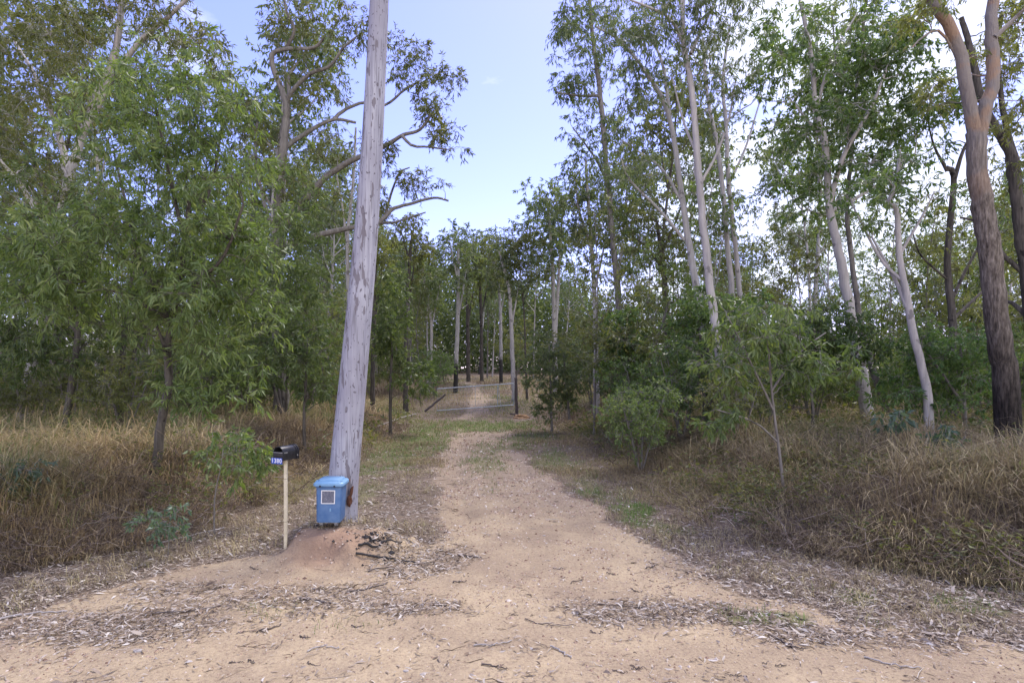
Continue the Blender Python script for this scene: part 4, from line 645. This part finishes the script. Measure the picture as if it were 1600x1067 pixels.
def loft(bm, rings, bottom=True, top=True):
    for a, b in zip(rings, rings[1:]):
        for i in range(len(a)): bm.faces.new((a[i], a[(i + 1) % len(a)], b[(i + 1) % len(a)], b[i]))
    if bottom: bm.faces.new(rings[0][::-1])
    if top: bm.faces.new(rings[-1])
def cyl(bm, p0, p1, r0, r1=None, k=14):
    p0, p1 = Vector(p0), Vector(p1); q = (p1 - p0).to_track_quat('Z', 'Y').to_matrix().to_4x4(); bmesh.ops.create_cone(bm, cap_ends=True, segments=k, radius1=r0, radius2=r1 if r1 is not None else r0, depth=(p1 - p0).length, matrix=Matrix.Translation((p0 + p1) / 2) @ q)

# timber pole
def _pole(n, o):
    t = N(n, 'ShaderNodeTexCoord'); P = t.outputs['Object']; mp1 = N(n, 'ShaderNodeMapping', {0: P, 'Scale': (34, 34, 1.1)}); mp2 = N(n, 'ShaderNodeMapping', {0: P, 'Scale': (11, 11, 2.6)}); mp3 = N(n, 'ShaderNodeMapping', {0: P, 'Scale': (70, 70, 2.2)}); mp5 = N(n, 'ShaderNodeMapping', {0: P, 'Scale': (30, 30, 16)})
    a1 = N(n, 'ShaderNodeTexNoise', {'Vector': mp1.outputs[0], 'Scale': 1., 'Detail': 6., 'Roughness': .6}).outputs['Fac']; a2 = N(n, 'ShaderNodeTexNoise', {'Vector': mp2.outputs[0], 'Scale': 1., 'Detail': 3., 'Roughness': .55}).outputs['Fac']
    a3 = N(n, 'ShaderNodeTexNoise', {'Vector': mp3.outputs[0], 'Scale': 1., 'Detail': 4.}).outputs['Fac']; a4 = N(n, 'ShaderNodeTexNoise', {'Vector': P, 'Scale': 1.3, 'Detail': 3.}).outputs['Fac']; a5 = N(n, 'ShaderNodeTexNoise', {'Vector': mp5.outputs[0], 'Scale': 1., 'Detail': 2.}).outputs['Fac']
    c = ramp(n, a1, [(.3, (.28, .275, .32)), (.5, (.38, .375, .42)), (.7, (.48, .475, .52))])
    c = mixc(n, ramp(n, a4, [(.42, (0, 0, 0)), (.6, (1, 1, 1))]), c, (.31, .30, .345))
    c = mixc(n, ramp(n, a3, [(.33, (.8, .8, .8)), (.45, (0, 0, 0))]), c, (.16, .15, .165))
    c = mixc(n, ramp(n, a2, [(.59, (0, 0, 0)), (.605, (.85, .85, .85))]), c, (.17, .15, .165))
    c = mixc(n, ramp(n, a5, [(.65, (0, 0, 0)), (.67, (.9, .9, .9))]), c, (.13, .115, .13))
    b = N(n, 'ShaderNodeBump', {'Height': a1, 'Strength': .35, 'Distance': .02}); b2 = N(n, 'ShaderNodeBump', {'Height': ramp(n, a2, [(.585, (1, 1, 1)), (.615, (0, 0, 0))]), 'Strength': .6, 'Distance': .008, 'Normal': b.outputs[0]})
    p = N(n, 'ShaderNodeBsdfPrincipled', {'Base Color': c, 'Roughness': .8, 'Specular IOR Level': .2, 'Normal': b2.outputs[0]}); n.links.new(p.outputs[0], o.inputs[0])
M['pole'] = mat('weathered_pole_timber', _pole)
PDp = 7.3; pts = [(532, 835), (534, 790), (537, 745), (549, 620), (560, 500), (571, 375), (580, 250), (587, 120), (592.5, 0), (597, -140), (600, -300)]; wd = [52, 49, 46, 43, 40, 37, 33.5, 31, 29, 27, 25]
q = smooth_line(np.array([at(x, y, PDp) for x, y in pts]), 90); r = np.interp(np.linspace(0, 1, 90), np.linspace(0, 1, len(wd)), wd) / 2 / F * PDp; b0 = q[0].copy(); q = q - b0
mb = MB(); k = 28; tubes(mb, q[None], r[None], k=k, cap=False); v = mb.v[0].reshape(90, k, 3); ang = np.arange(k) / k * 6.283
v -= 0; ctr = q[:, None]; dv = v - ctr; zz = np.linspace(0, 9, 90)[:, None]; dv *= (1 + .03 * (fbm(np.cos(ang)[None] * 2.2 + zz * .35 + 20, np.sin(ang)[None] * 2.2 + 40 + zz * .2, 5) - .5) * 2)[..., None]; mb.v[0] = (ctr + dv).reshape(-1, 3).astype(np.float32)
topv = q[-1]; mb.add(np.concatenate([(ctr + dv)[-1], topv[None] + [[0, 0, .01]]]), np.array([[j, (j + 1) % k, k] for j in range(k)]))
pe = empty('timber_pole', b0); tag(pe, 'tall weathered grey timber pole leaning right behind the blue bin', 'pole'); mb.obj('shaft', M['pole'], pe)
M['termite'] = plain('termite_mud', (.16, .07, .04), (.09, .04, .025), rough=.95, scale=45, bump=.8)
def blob(name, c, s, m, seed, parent=None, sub=3, rot=None):
    bm = bmesh.new(); bmesh.ops.create_icosphere(bm, subdivisions=sub, radius=1); rr = np.random.default_rng(seed)
    co = np.array([v.co[:] for v in bm.verts]); n_ = fbm(co[:, 0] * 2.2 + 5 + seed, co[:, 1] * 2.2 + co[:, 2] * 1.7 + 5, seed, 4)
    for v, f in zip(bm.verts, n_): v.co = (rot or Matrix()) @ Vector([a * b * (.55 + .9 * f) for a, b in zip(v.co, s)]) + Vector(c)
    return bm_obj(name, bm, m, parent)
for (x, y), s, ry in (((546, 782), (.03, .04, .075), .05), ((549, 768), (.018, .03, .08), .2), ((541, 748), (.05, .03, .02), .35)):
    blob('termite_mud', tuple(at(x, y, PDp - .20) - b0), s, M['termite'], int(x + y), pe, rot=Matrix.Rotation(ry, 4, 'Y'))

# mailbox
M['black'] = plain('black_paint', (.012, .012, .014), (.03, .03, .032), rough=.35, scale=30); M['inside'] = plain('mailbox_inside', (.006, .006, .006)); M['cream'] = plain('cream_post_paint', (.62, .55, .40), (.48, .42, .30), rough=.6, scale=14)
M['plate'] = plain('blue_number_plate', (.035, .10, .50), (.03, .08, .42), rough=.4); M['white'] = plain('white_paint', (.8, .8, .8), (.72, .72, .73), rough=.5); M['steel'] = plain('worn_steel', (.5, .5, .5), (.4, .4, .4), rough=.35, metal=.8)
g0 = ground_at(446.5, 857); DM = g0[1]; mh = 1.0 * (857 - 718) / F * DM
me_ = empty('mailbox', g0, 0); tag(me_, 'small black round-topped mailbox numbered 1380 on a cream post', 'mailbox')
bm = bmesh.new(); box(bm, (0, 0, mh / 2 - .1), (.034, .034, mh + .2)); post = bm_obj('post', bm, M['cream'], me_, .004)
bm = bmesh.new(); 
for z in (mh * .30, mh * .78): box(bm, (0, 0, z), (.037, .037, .004))
bm_obj('joint_line', bm, plain('post_grime', (.2, .17, .12)), post, 0)
hx = math.atan2(-.39, .92); RB = Matrix.Translation((.0, 0, mh)) @ Matrix.Rotation(hx, 4, 'Z') @ Matrix.Translation((0, .0, 0))   # local -Y is the open front
w, hb, ln = .145, .083, .225; nA = 12
def arch(y, ww, hh, z0=0):
    p = [(-ww / 2, y, z0), (-ww / 2, y, hh)] + [(-ww / 2 * math.cos(math.pi * i / nA), y, hh + ww / 2 * math.sin(math.pi * i / nA)) for i in range(1, nA)] + [(ww / 2, y, hh), (ww / 2, y, z0)]
    return p
bm = bmesh.new(); ra = [bm.verts.new(RB @ Vector(p)) for p in arch(-ln / 2, w, hb)]; rb = [bm.verts.new(RB @ Vector(p)) for p in arch(ln / 2, w, hb)]; ri = [bm.verts.new(RB @ Vector(p)) for p in arch(-ln / 2, w - .014, hb, .007)]; rj = [bm.verts.new(RB @ Vector(p)) for p in arch(ln / 2 - .02, w - .014, hb, .007)]
n_ = len(ra)
for i in range(n_): j = (i + 1) % n_; bm.faces.new((ra[i], rb[i], rb[j], ra[j])); bm.faces.new((ra[j], ri[j], ri[i], ra[i])); bm.faces.new((ri[i], ri[j], rj[j], rj[i]))
bm.faces.new(rb); bm.faces.new(rj[::-1]); bmesh.ops.recalc_face_normals(bm, faces=bm.faces); bx_ = bm_obj('box', bm, M['black'], me_, .002)
bm = bmesh.new(); box(bm, (0, -ln / 2 + .004, .042), (w - .016, .005, .075), RB); bm_obj('front_panel', bm, M['black'], me_, .001)
bm = bmesh.new(); box(bm, (0, -ln / 2 - .004, .088), (w - .01, .014, .006), RB); bm_obj('slot_lip', bm, M['steel'], me_, .001)
bm = bmesh.new()
for y in (ln / 2 + .001, ln / 2 - .03):
    a_ = [bm.verts.new(RB @ Vector(p)) for p in arch(y, w + .010, hb, -.003)]; b_ = [bm.verts.new(RB @ Vector(p)) for p in arch(y + .012, w + .010, hb, -.003)]; loft(bm, [a_, b_])
bmesh.ops.recalc_face_normals(bm, faces=bm.faces); bm_obj('rim', bm, M['black'], me_)
bm = bmesh.new(); box(bm, (w / 2 + .004, -.075, hb + .002), (.006, .045, .012), RB); cyl(bm, RB @ Vector((w / 2, .10, .04)), RB @ Vector((w / 2 + .006, .10, .04)), .010); bm_obj('latch', bm, M['steel'], me_)
# number plate hangs under the open front
PM = RB @ Matrix.Translation((-.012, -ln / 2 - .008, -.005)); bm = bmesh.new(); box(bm, (0, 0, 0), (.158, .004, .066), PM); pl_ = bm_obj('number_plate', bm, M['plate'], me_, .001)
tcv = bpy.data.curves.new('digits', 'FONT'); tcv.body = '1380'; tcv.size = .078; tcv.align_x = 'CENTER'; tcv.align_y = 'CENTER'; tcv.extrude = .0008; tcv.offset = .001; tcv.space_character = 1.12; to = bpy.data.objects.new('tmp', tcv); C.objects.link(to)
dm = bpy.data.meshes.new_from_object(to.evaluated_get(bpy.context.evaluated_depsgraph_get())); bpy.data.objects.remove(to); dm.transform(PM @ Matrix.Translation((0, -.0036, 0)) @ Matrix.Rotation(math.radians(90), 4, 'X') @ Matrix.Diagonal((.88, .9, 1, 1))); dm.materials.clear(); dm.materials.append(M['white']); link('digits', dm, pl_)

# wheelie bin
M['bin'] = plain('faded_blue_plastic', (.065, .15, .33), (.12, .215, .39), rough=.55, scale=9); M['lid'] = plain('faded_blue_lid_plastic', (.14, .29, .47), (.20, .35, .52), rough=.5, scale=10); M['wheel'] = plain('grey_wheel', (.25, .25, .26), (.16, .16, .17)); M['dark'] = plain('dark_gap', (.02, .025, .04))
g1 = ground_at(513, 827); DB = g1[1]; u = DB / F; g1[0] = (510 - 800) * u; be = empty('wheelie_bin', (g1[0], g1[1] + .16, height(g1[0], g1[1] + .1) + .02), math.radians(3)); be.rotation_euler = (0, math.radians(1.2), math.radians(4)); tag(be, 'small faded blue wheelie bin standing against the leaning timber pole', 'bin')
hB = 61 * u; wt, wb, dt, db = 41 * u, 36 * u, .30, .25; z0 = .045
bm = bmesh.new(); loft(bm, [rbox(bm, 0, .0, z0, wb, db, .03), rbox(bm, 0, .0, z0 + .02, wb + .012, db + .012, .03), rbox(bm, 0, .01, z0 + hB * .9, wt - .01, dt - .01, .03), rbox(bm, 0, .01, z0 + hB * .9 + .002, wt + .012, dt + .012, .032), rbox(bm, 0, .01, z0 + hB, wt + .014, dt + .014, .032)]); body = bm_obj('body', bm, M['bin'], be, 0)
zt = z0 + hB; bm = bmesh.new(); lw, ldp = 47 * u, .36
loft(bm, [rbox(bm, 0, 0, zt - .022, lw - .01, ldp - .01, .035), rbox(bm, 0, 0, zt - .020, lw, ldp, .04), rbox(bm, 0, 0, zt + .006, lw - .005, ldp - .005, .04), rbox(bm, 0, 0, zt + .022, lw - .035, ldp - .035, .04), rbox(bm, 0, 0.01, zt + .024, lw - .085, ldp - .09, .03), rbox(bm, 0, 0.01, zt + .042, lw - .10, ldp - .11, .03), rbox(bm, 0, 0.01, zt + .046, lw - .13, ldp - .14, .03)]); lid = bm_obj('lid', bm, M['lid'], be)
for s in (-.16, .13): bm = bmesh.new(); cyl(bm, (s * lw * 1.6, -ldp / 2 - .002, zt - .022), (s * lw * 1.6, -ldp / 2 + .03, zt - .022), .012); bm_obj('lid_notch', bm, M['dark'], lid)
for s in (-1, 1): bm = bmesh.new(); box(bm, (s * (lw / 2 - .035), -.11, zt + .028), (.022, .05, .016)); bm_obj('hinge_cap', bm, M['lid'], lid, .004)
bm = bmesh.new(); cyl(bm, (-.13, ldp / 2 + .03, zt - .01), (.13, ldp / 2 + .03, zt - .01), .012); cyl(bm, (-.13, ldp / 2 - .04, zt - .02), (-.13, ldp / 2 + .03, zt - .01), .011); cyl(bm, (.13, ldp / 2 - .04, zt - .02), (.13, ldp / 2 + .03, zt - .01), .011); bm_obj('handle', bm, M['bin'], be)
for s in (-1, 1): bm = bmesh.new(); cyl(bm, (s * (wb / 2 - .05) - .018, -db / 2 + .045, .032), (s * (wb / 2 - .05) + .018, -db / 2 + .045, .032), .036, k=20); wh = bm_obj('wheel', bm, M['wheel'], be); bm = bmesh.new(); cyl(bm, (s * (wb / 2 - .05) - .021, -db / 2 + .045, .032), (s * (wb / 2 - .05) + .021, -db / 2 + .045, .032), .014); bm_obj('hub', bm, M['steel'], wh)
bm = bmesh.new(); cyl(bm, (-wb / 2 + .03, -db / 2 + .045, .032), (wb / 2 - .03, -db / 2 + .045, .032), .007); bm_obj('axle', bm, M['steel'], be)
bm = bmesh.new(); box(bm, (0, db / 2 - .05, .02), (wb * .7, .03, .055)); bm_obj('foot', bm, M['bin'], be, .004)
# front face slopes: frame for things stuck on it
yb, yt = -(db + .012) / 2, .01 - (dt - .01) / 2; fa = math.atan2(yt - yb, hB * .9 - .02); FM = lambda x, z: Matrix.Translation((x, yb + (yt - yb) * (z - z0 - .02) / (hB * .9 - .02) - .0022, z)) @ Matrix.Rotation(fa, 4, 'X') if False else Matrix.Translation((x, yb + (yt - yb) * (z - z0 - .02) / (hB * .9 - .02) - .0022, z)) @ Matrix.Rotation(-fa * -1, 4, 'X')
zc = z0 + hB * .66; bm = bmesh.new(); box(bm, (0, 0, 0), (.158, .004, .158), FM(-.005, zc)); st = bm_obj('sticker', bm, M['white'], body)
M['speck'] = mat('speckled_faded_print', lambda n, o: n.links.new(N(n, 'ShaderNodeBsdfPrincipled', {'Base Color': ramp(n, N(n, 'ShaderNodeTexNoise', {'Vector': N(n, 'ShaderNodeTexCoord').outputs['Object'], 'Scale': 45., 'Detail': 8., 'Roughness': .75}).outputs['Fac'], [(.3, (.07, .075, .11)), (.55, (.15, .155, .20)), (.75, (.30, .31, .36))]), 'Roughness': .7}).outputs[0], o.inputs[0]))
bm = bmesh.new(); box(bm, (0, -.0015, 0), (.138, .004, .138), FM(-.005, zc)); bm_obj('faded_print', bm, M['speck'], st)
bm = bmesh.new(); box(bm, (0, 0, 0), (.016, .004, .034), FM(.022, z0 + hB * .33)); bm_obj('scuff', bm, M['lid'], body)

# gate
M['galv'] = plain('galvanised_steel', (.50, .53, .53), (.38, .41, .41), rough=.45, metal=.4); M['wire'] = plain('fence_wire', (.33, .34, .33), rough=.5, metal=.4)
DG = 29.0; gp = on_ground(808, DG); ge = empty('gate', (gp[0] - .12, gp[1], gp[2])); tag(ge, 'galvanised pipe and wire farm gate closed across the driveway', 'gate')
gl = lambda x, y: at(x, y, DG + .4 * (803 - x) / 120) - np.array([gp[0] - .12, gp[1], gp[2]])
tl, tr_, bl, br = gl(683, 607.5), gl(803, 599), gl(683, 641.5), gl(803, 632.5)
def bar(name, a, b, r, m, parent): bm = bmesh.new(); cyl(bm, a, b, r, k=10); return bm_obj(name, bm, m, parent)
bar('top_rail', tl, tr_, .028, M['galv'], ge); bar('bottom_rail', bl, br, .028, M['galv'], ge); bar('stile', tl, bl, .010, M['wire'], ge); bar('stile', tr_, br, .024, M['galv'], ge)
L_ = lambda t, s: (tl * (1 - t) + tr_ * t) * (1 - s) + (bl * (1 - t) + br * t) * s
bar('stay', L_(.79, 0), L_(.79, 1), .026, M['galv'], ge); bar('stay', L_(.80, .05), L_(.83, 1), .014, M['galv'], ge); bar('stay', L_(.5, 0), L_(.5, 1), .014, M['galv'], ge)
bm = bmesh.new()
for i in range(1, 7): cyl(bm, L_(0, i / 7), L_(1, i / 7), .0045, k=5)
for i in range(1, 26): cyl(bm, L_(i / 26, 0), L_(i / 26, 1), .003, k=5)
bm_obj('wire_mesh', bm, M['wire'], ge)
for s in (.08, .9): bar('hinge', L_(1, s), L_(1, s) + np.array([.13, 0, 0]), .016, M['galv'], ge)
M['postwood'] = mat('dark_post_timber', _bark, base=(.14, .115, .11), alt=(.09, .075, .07), dark=(.06, .05, .045), patch=.6, sx=20, sz=2, bump=.6)
def log(name, p0, p1, r0, r1, label, cat, m='postwood', group=None, seed=0, wob=.01, n=10):
    p0, p1 = np.array(p0, float), np.array(p1, float); rr = np.random.default_rng(seed + 5); t = np.linspace(0, 1, n)[:, None]; q = (p1 - p0) * t + rr.normal(size=(n, 3)) * wob; q[0] = 0; mb = MB(); r = (r0 + (r1 - r0) * t[:, 0]) * rr.uniform(.9, 1.1, n); tubes(mb, q[None], r[None], k=8, cap=True)
    o = mb.obj(name, M[m]); o.location = p0; tag(o, label, cat, group); return o
log('gate_post', (gp[0], gp[1], gp[2] - .3), at(806, 590, DG), .085, .075, 'dark round timber post hinging the gate on its right side', 'post', wob=.008)
log('stay_log', at(664, 641, 28.5) - np.array([0, 0, .05]), at(696, 616, 28.9), .06, .05, 'dark timber strut leaning near the left end of the gate', 'post')
log('fallen_log', at(797, 646.5, 28.4) + np.array([0, 0, .0]), at(822, 649.5, 28.1) + np.array([0, 0, .0]), .045, .03, 'short dark log lying at the foot of the gate post', 'log')
blob('ant_mound', (0, 0, 0), (.40, .4, .20), plain('ochre_earth', (.36, .22, .11), (.28, .17, .09), rough=.95, scale=14, bump=.5), 4); om = bpy.data.objects['ant_mound']; gm_ = ground_at(814, 653); om.location = gm_; tag(om, 'low orange earth mound beside the gate post', 'mound')

# sticks, bark strips and the charred debris round the pole
M['stick'] = mat('dead_stick_bark', _bark, base=(.16, .13, .115), alt=(.10, .08, .07), dark=(.05, .04, .04), patch=.6, sx=14, sz=14); M['char'] = plain('charred_wood', (.018, .017, .017), (.05, .045, .045), rough=.9, scale=40, bump=.6); M['greywood'] = plain('bleached_wood', (.40, .36, .33), (.26, .23, .21), rough=.85, scale=30)
def stick(pp, w, label, m='stick', cat='stick', group=None, seed=1):
    rr = np.random.default_rng(seed); g = np.array([ground_at(x, y) for x, y in pp]); g[:, 2] += w / 2 / F * g[:, 1] * 1.1; q = smooth_line(g, 14); q[:, 2] = np.maximum(q[:, 2], height(q[:, 0], q[:, 1]) + .006); q[1:-1] += rr.normal(size=(12, 3)) * .006; r = w / 2 / F * g[0, 1] * np.linspace(1, .55, 14) * rr.uniform(.85, 1.15, 14); b = q[0].copy(); mb = MB(); tubes(mb, (q - b)[None], r[None], k=8, cap=True); o = mb.obj('fallen_stick', M[m]); o.location = b; tag(o, label, cat, group); return o
stick([(556, 869), (590, 872), (620, 877), (650, 882)], 4, 'crooked dark branch right of the pole foot, the nearer of two', 'char', 'branch')
stick([(560, 856), (590, 858), (628, 853)], 4.5, 'dark charred branch right of the pole foot, the farther of two', 'char', 'branch')
stick([(566, 842), (590, 848), (612, 862)], 2.6, 'thin black twig between the pole foot and the charred branch', 'char')
stick([(575, 895), (600, 888), (632, 893)], 2.4, 'thin dark twig just below the two dark branches', 'stick')
stick([(600, 835), (630, 842), (655, 856)], 2.2, 'bleached twig in the litter right of the pole foot', 'greywood')
stick([(468, 938), (495, 941), (517, 945)], 3.5, 'short dark stick in front of the mailbox post')
stick([(540, 928), (575, 922), (606, 912)], 3.2, 'long thin stick below the dark branches right of the pole')
stick([(715, 870), (735, 871), (752, 873)], 3.2, 'short dark stick lying alone up the middle of the driveway')
stick([(0, 970), (50, 963), (105, 958)], 4, 'long grey stick at the left edge on the litter', 'greywood')
stick([(1205, 996), (1230, 1007), (1255, 1016)], 3.2, 'dark stick pointing down right below the green patch')
stick([(752, 1040), (775, 1044), (792, 1046)], 3, 'dark twig at the bottom centre of the sand')
stick([(405, 988), (425, 984), (438, 977)], 2.8, 'crooked brown twig on the sand below the mailbox')
stick([(235, 962), (300, 955), (345, 948)], 3, 'long thin stick left of the bin on the sand')
stick([(820, 968), (845, 975), (900, 980)], 1.8, 'very thin twig in the middle of the sand')
stick([(925, 945), (960, 947), (1005, 953)], 2, 'thin twig leading into the right litter patch')
stick([(740, 1012), (770, 1010), (800, 1004)], 3, 'bleached stick lying across the bottom middle of the sand', 'greywood')
stick([(860, 1012), (880, 1022), (892, 1032)], 3, 'bleached forked bark strip on the sand bottom centre', 'greywood')
stick([(480, 1020), (505, 1010), (530, 1016)], 2.6, 'bleached bark strip at the bottom left of the sand', 'greywood')
stick([(1350, 1030), (1390, 1040), (1440, 1048)], 3, 'bleached branch in the litter at the bottom right', 'greywood')
stick([(250, 850), (300, 838), (350, 826)], 3, 'bleached fallen branch along the foot of the left bank', 'greywood')
stick([(590, 668), (625, 655), (650, 648)], 3, 'pale fallen branch in the grass left of the gate', 'greywood')
rr = random.Random(3)
for i in range(26):
    x, y = rr.uniform(330, 1250), rr.uniform(885, 1060); a_ = rr.uniform(-.6, .6); l = rr.uniform(10, 26); stick([(x, y), (x + l * .5 * math.cos(a_), y + l * .3 * math.sin(a_) + 1), (x + l * math.cos(a_), y + l * .5 * math.sin(a_))], rr.uniform(1.2, 2.2), 'tiny dark twig lying on the bare sand', group='tiny twigs scattered on the sand', seed=i)
n = 260; a_ = R.uniform(0, 6.28, n); g = ground_at(580, 842); rr_ = np.abs(R.normal(0, 1, n)); x = g[0] + .24 * rr_ * np.cos(a_); y = g[1] + .22 * rr_ * np.sin(a_); r = R.gamma(2, .0035, n) + .002
v = np.column_stack([x, y, height(x, y) + r * .3])[:, None] + o8[None] * R.uniform(.5, 1.5, (n, 6, 3)) * r[:, None, None]; mb = MB(); f = np.array([[0, 1, 4], [1, 2, 4], [2, 3, 4], [3, 0, 4], [1, 0, 5], [2, 1, 5], [3, 2, 5], [0, 3, 5]]); mb.add(v.reshape(-1, 3), (f[None] + (np.arange(n) * 6)[:, None, None]).reshape(-1, 3))
tag(mb.obj('charcoal', M['char'], smooth=False), 'charred black crumbs on the litter at the foot of the timber pole', 'charcoal', kind='stuff')
for i, (x, y, s) in enumerate([(634, 1049, .022), (215, 1018, .03), (850, 837, .02), (720, 824, .018)]):
    g = ground_at(x, y); o = blob('stone', (0, 0, 0), (s, s * .8, s * .5), M['greywood'], 50 + i, sub=2); o.location = g; tag(o, ['pale stone at the bottom of the sand left of centre', 'flat grey stone on the sand at the bottom left', 'pale stone at the right side of the driveway', 'small pale stone in the middle of the driveway'][i], 'stone')
print('objects', len(bpy.data.objects))
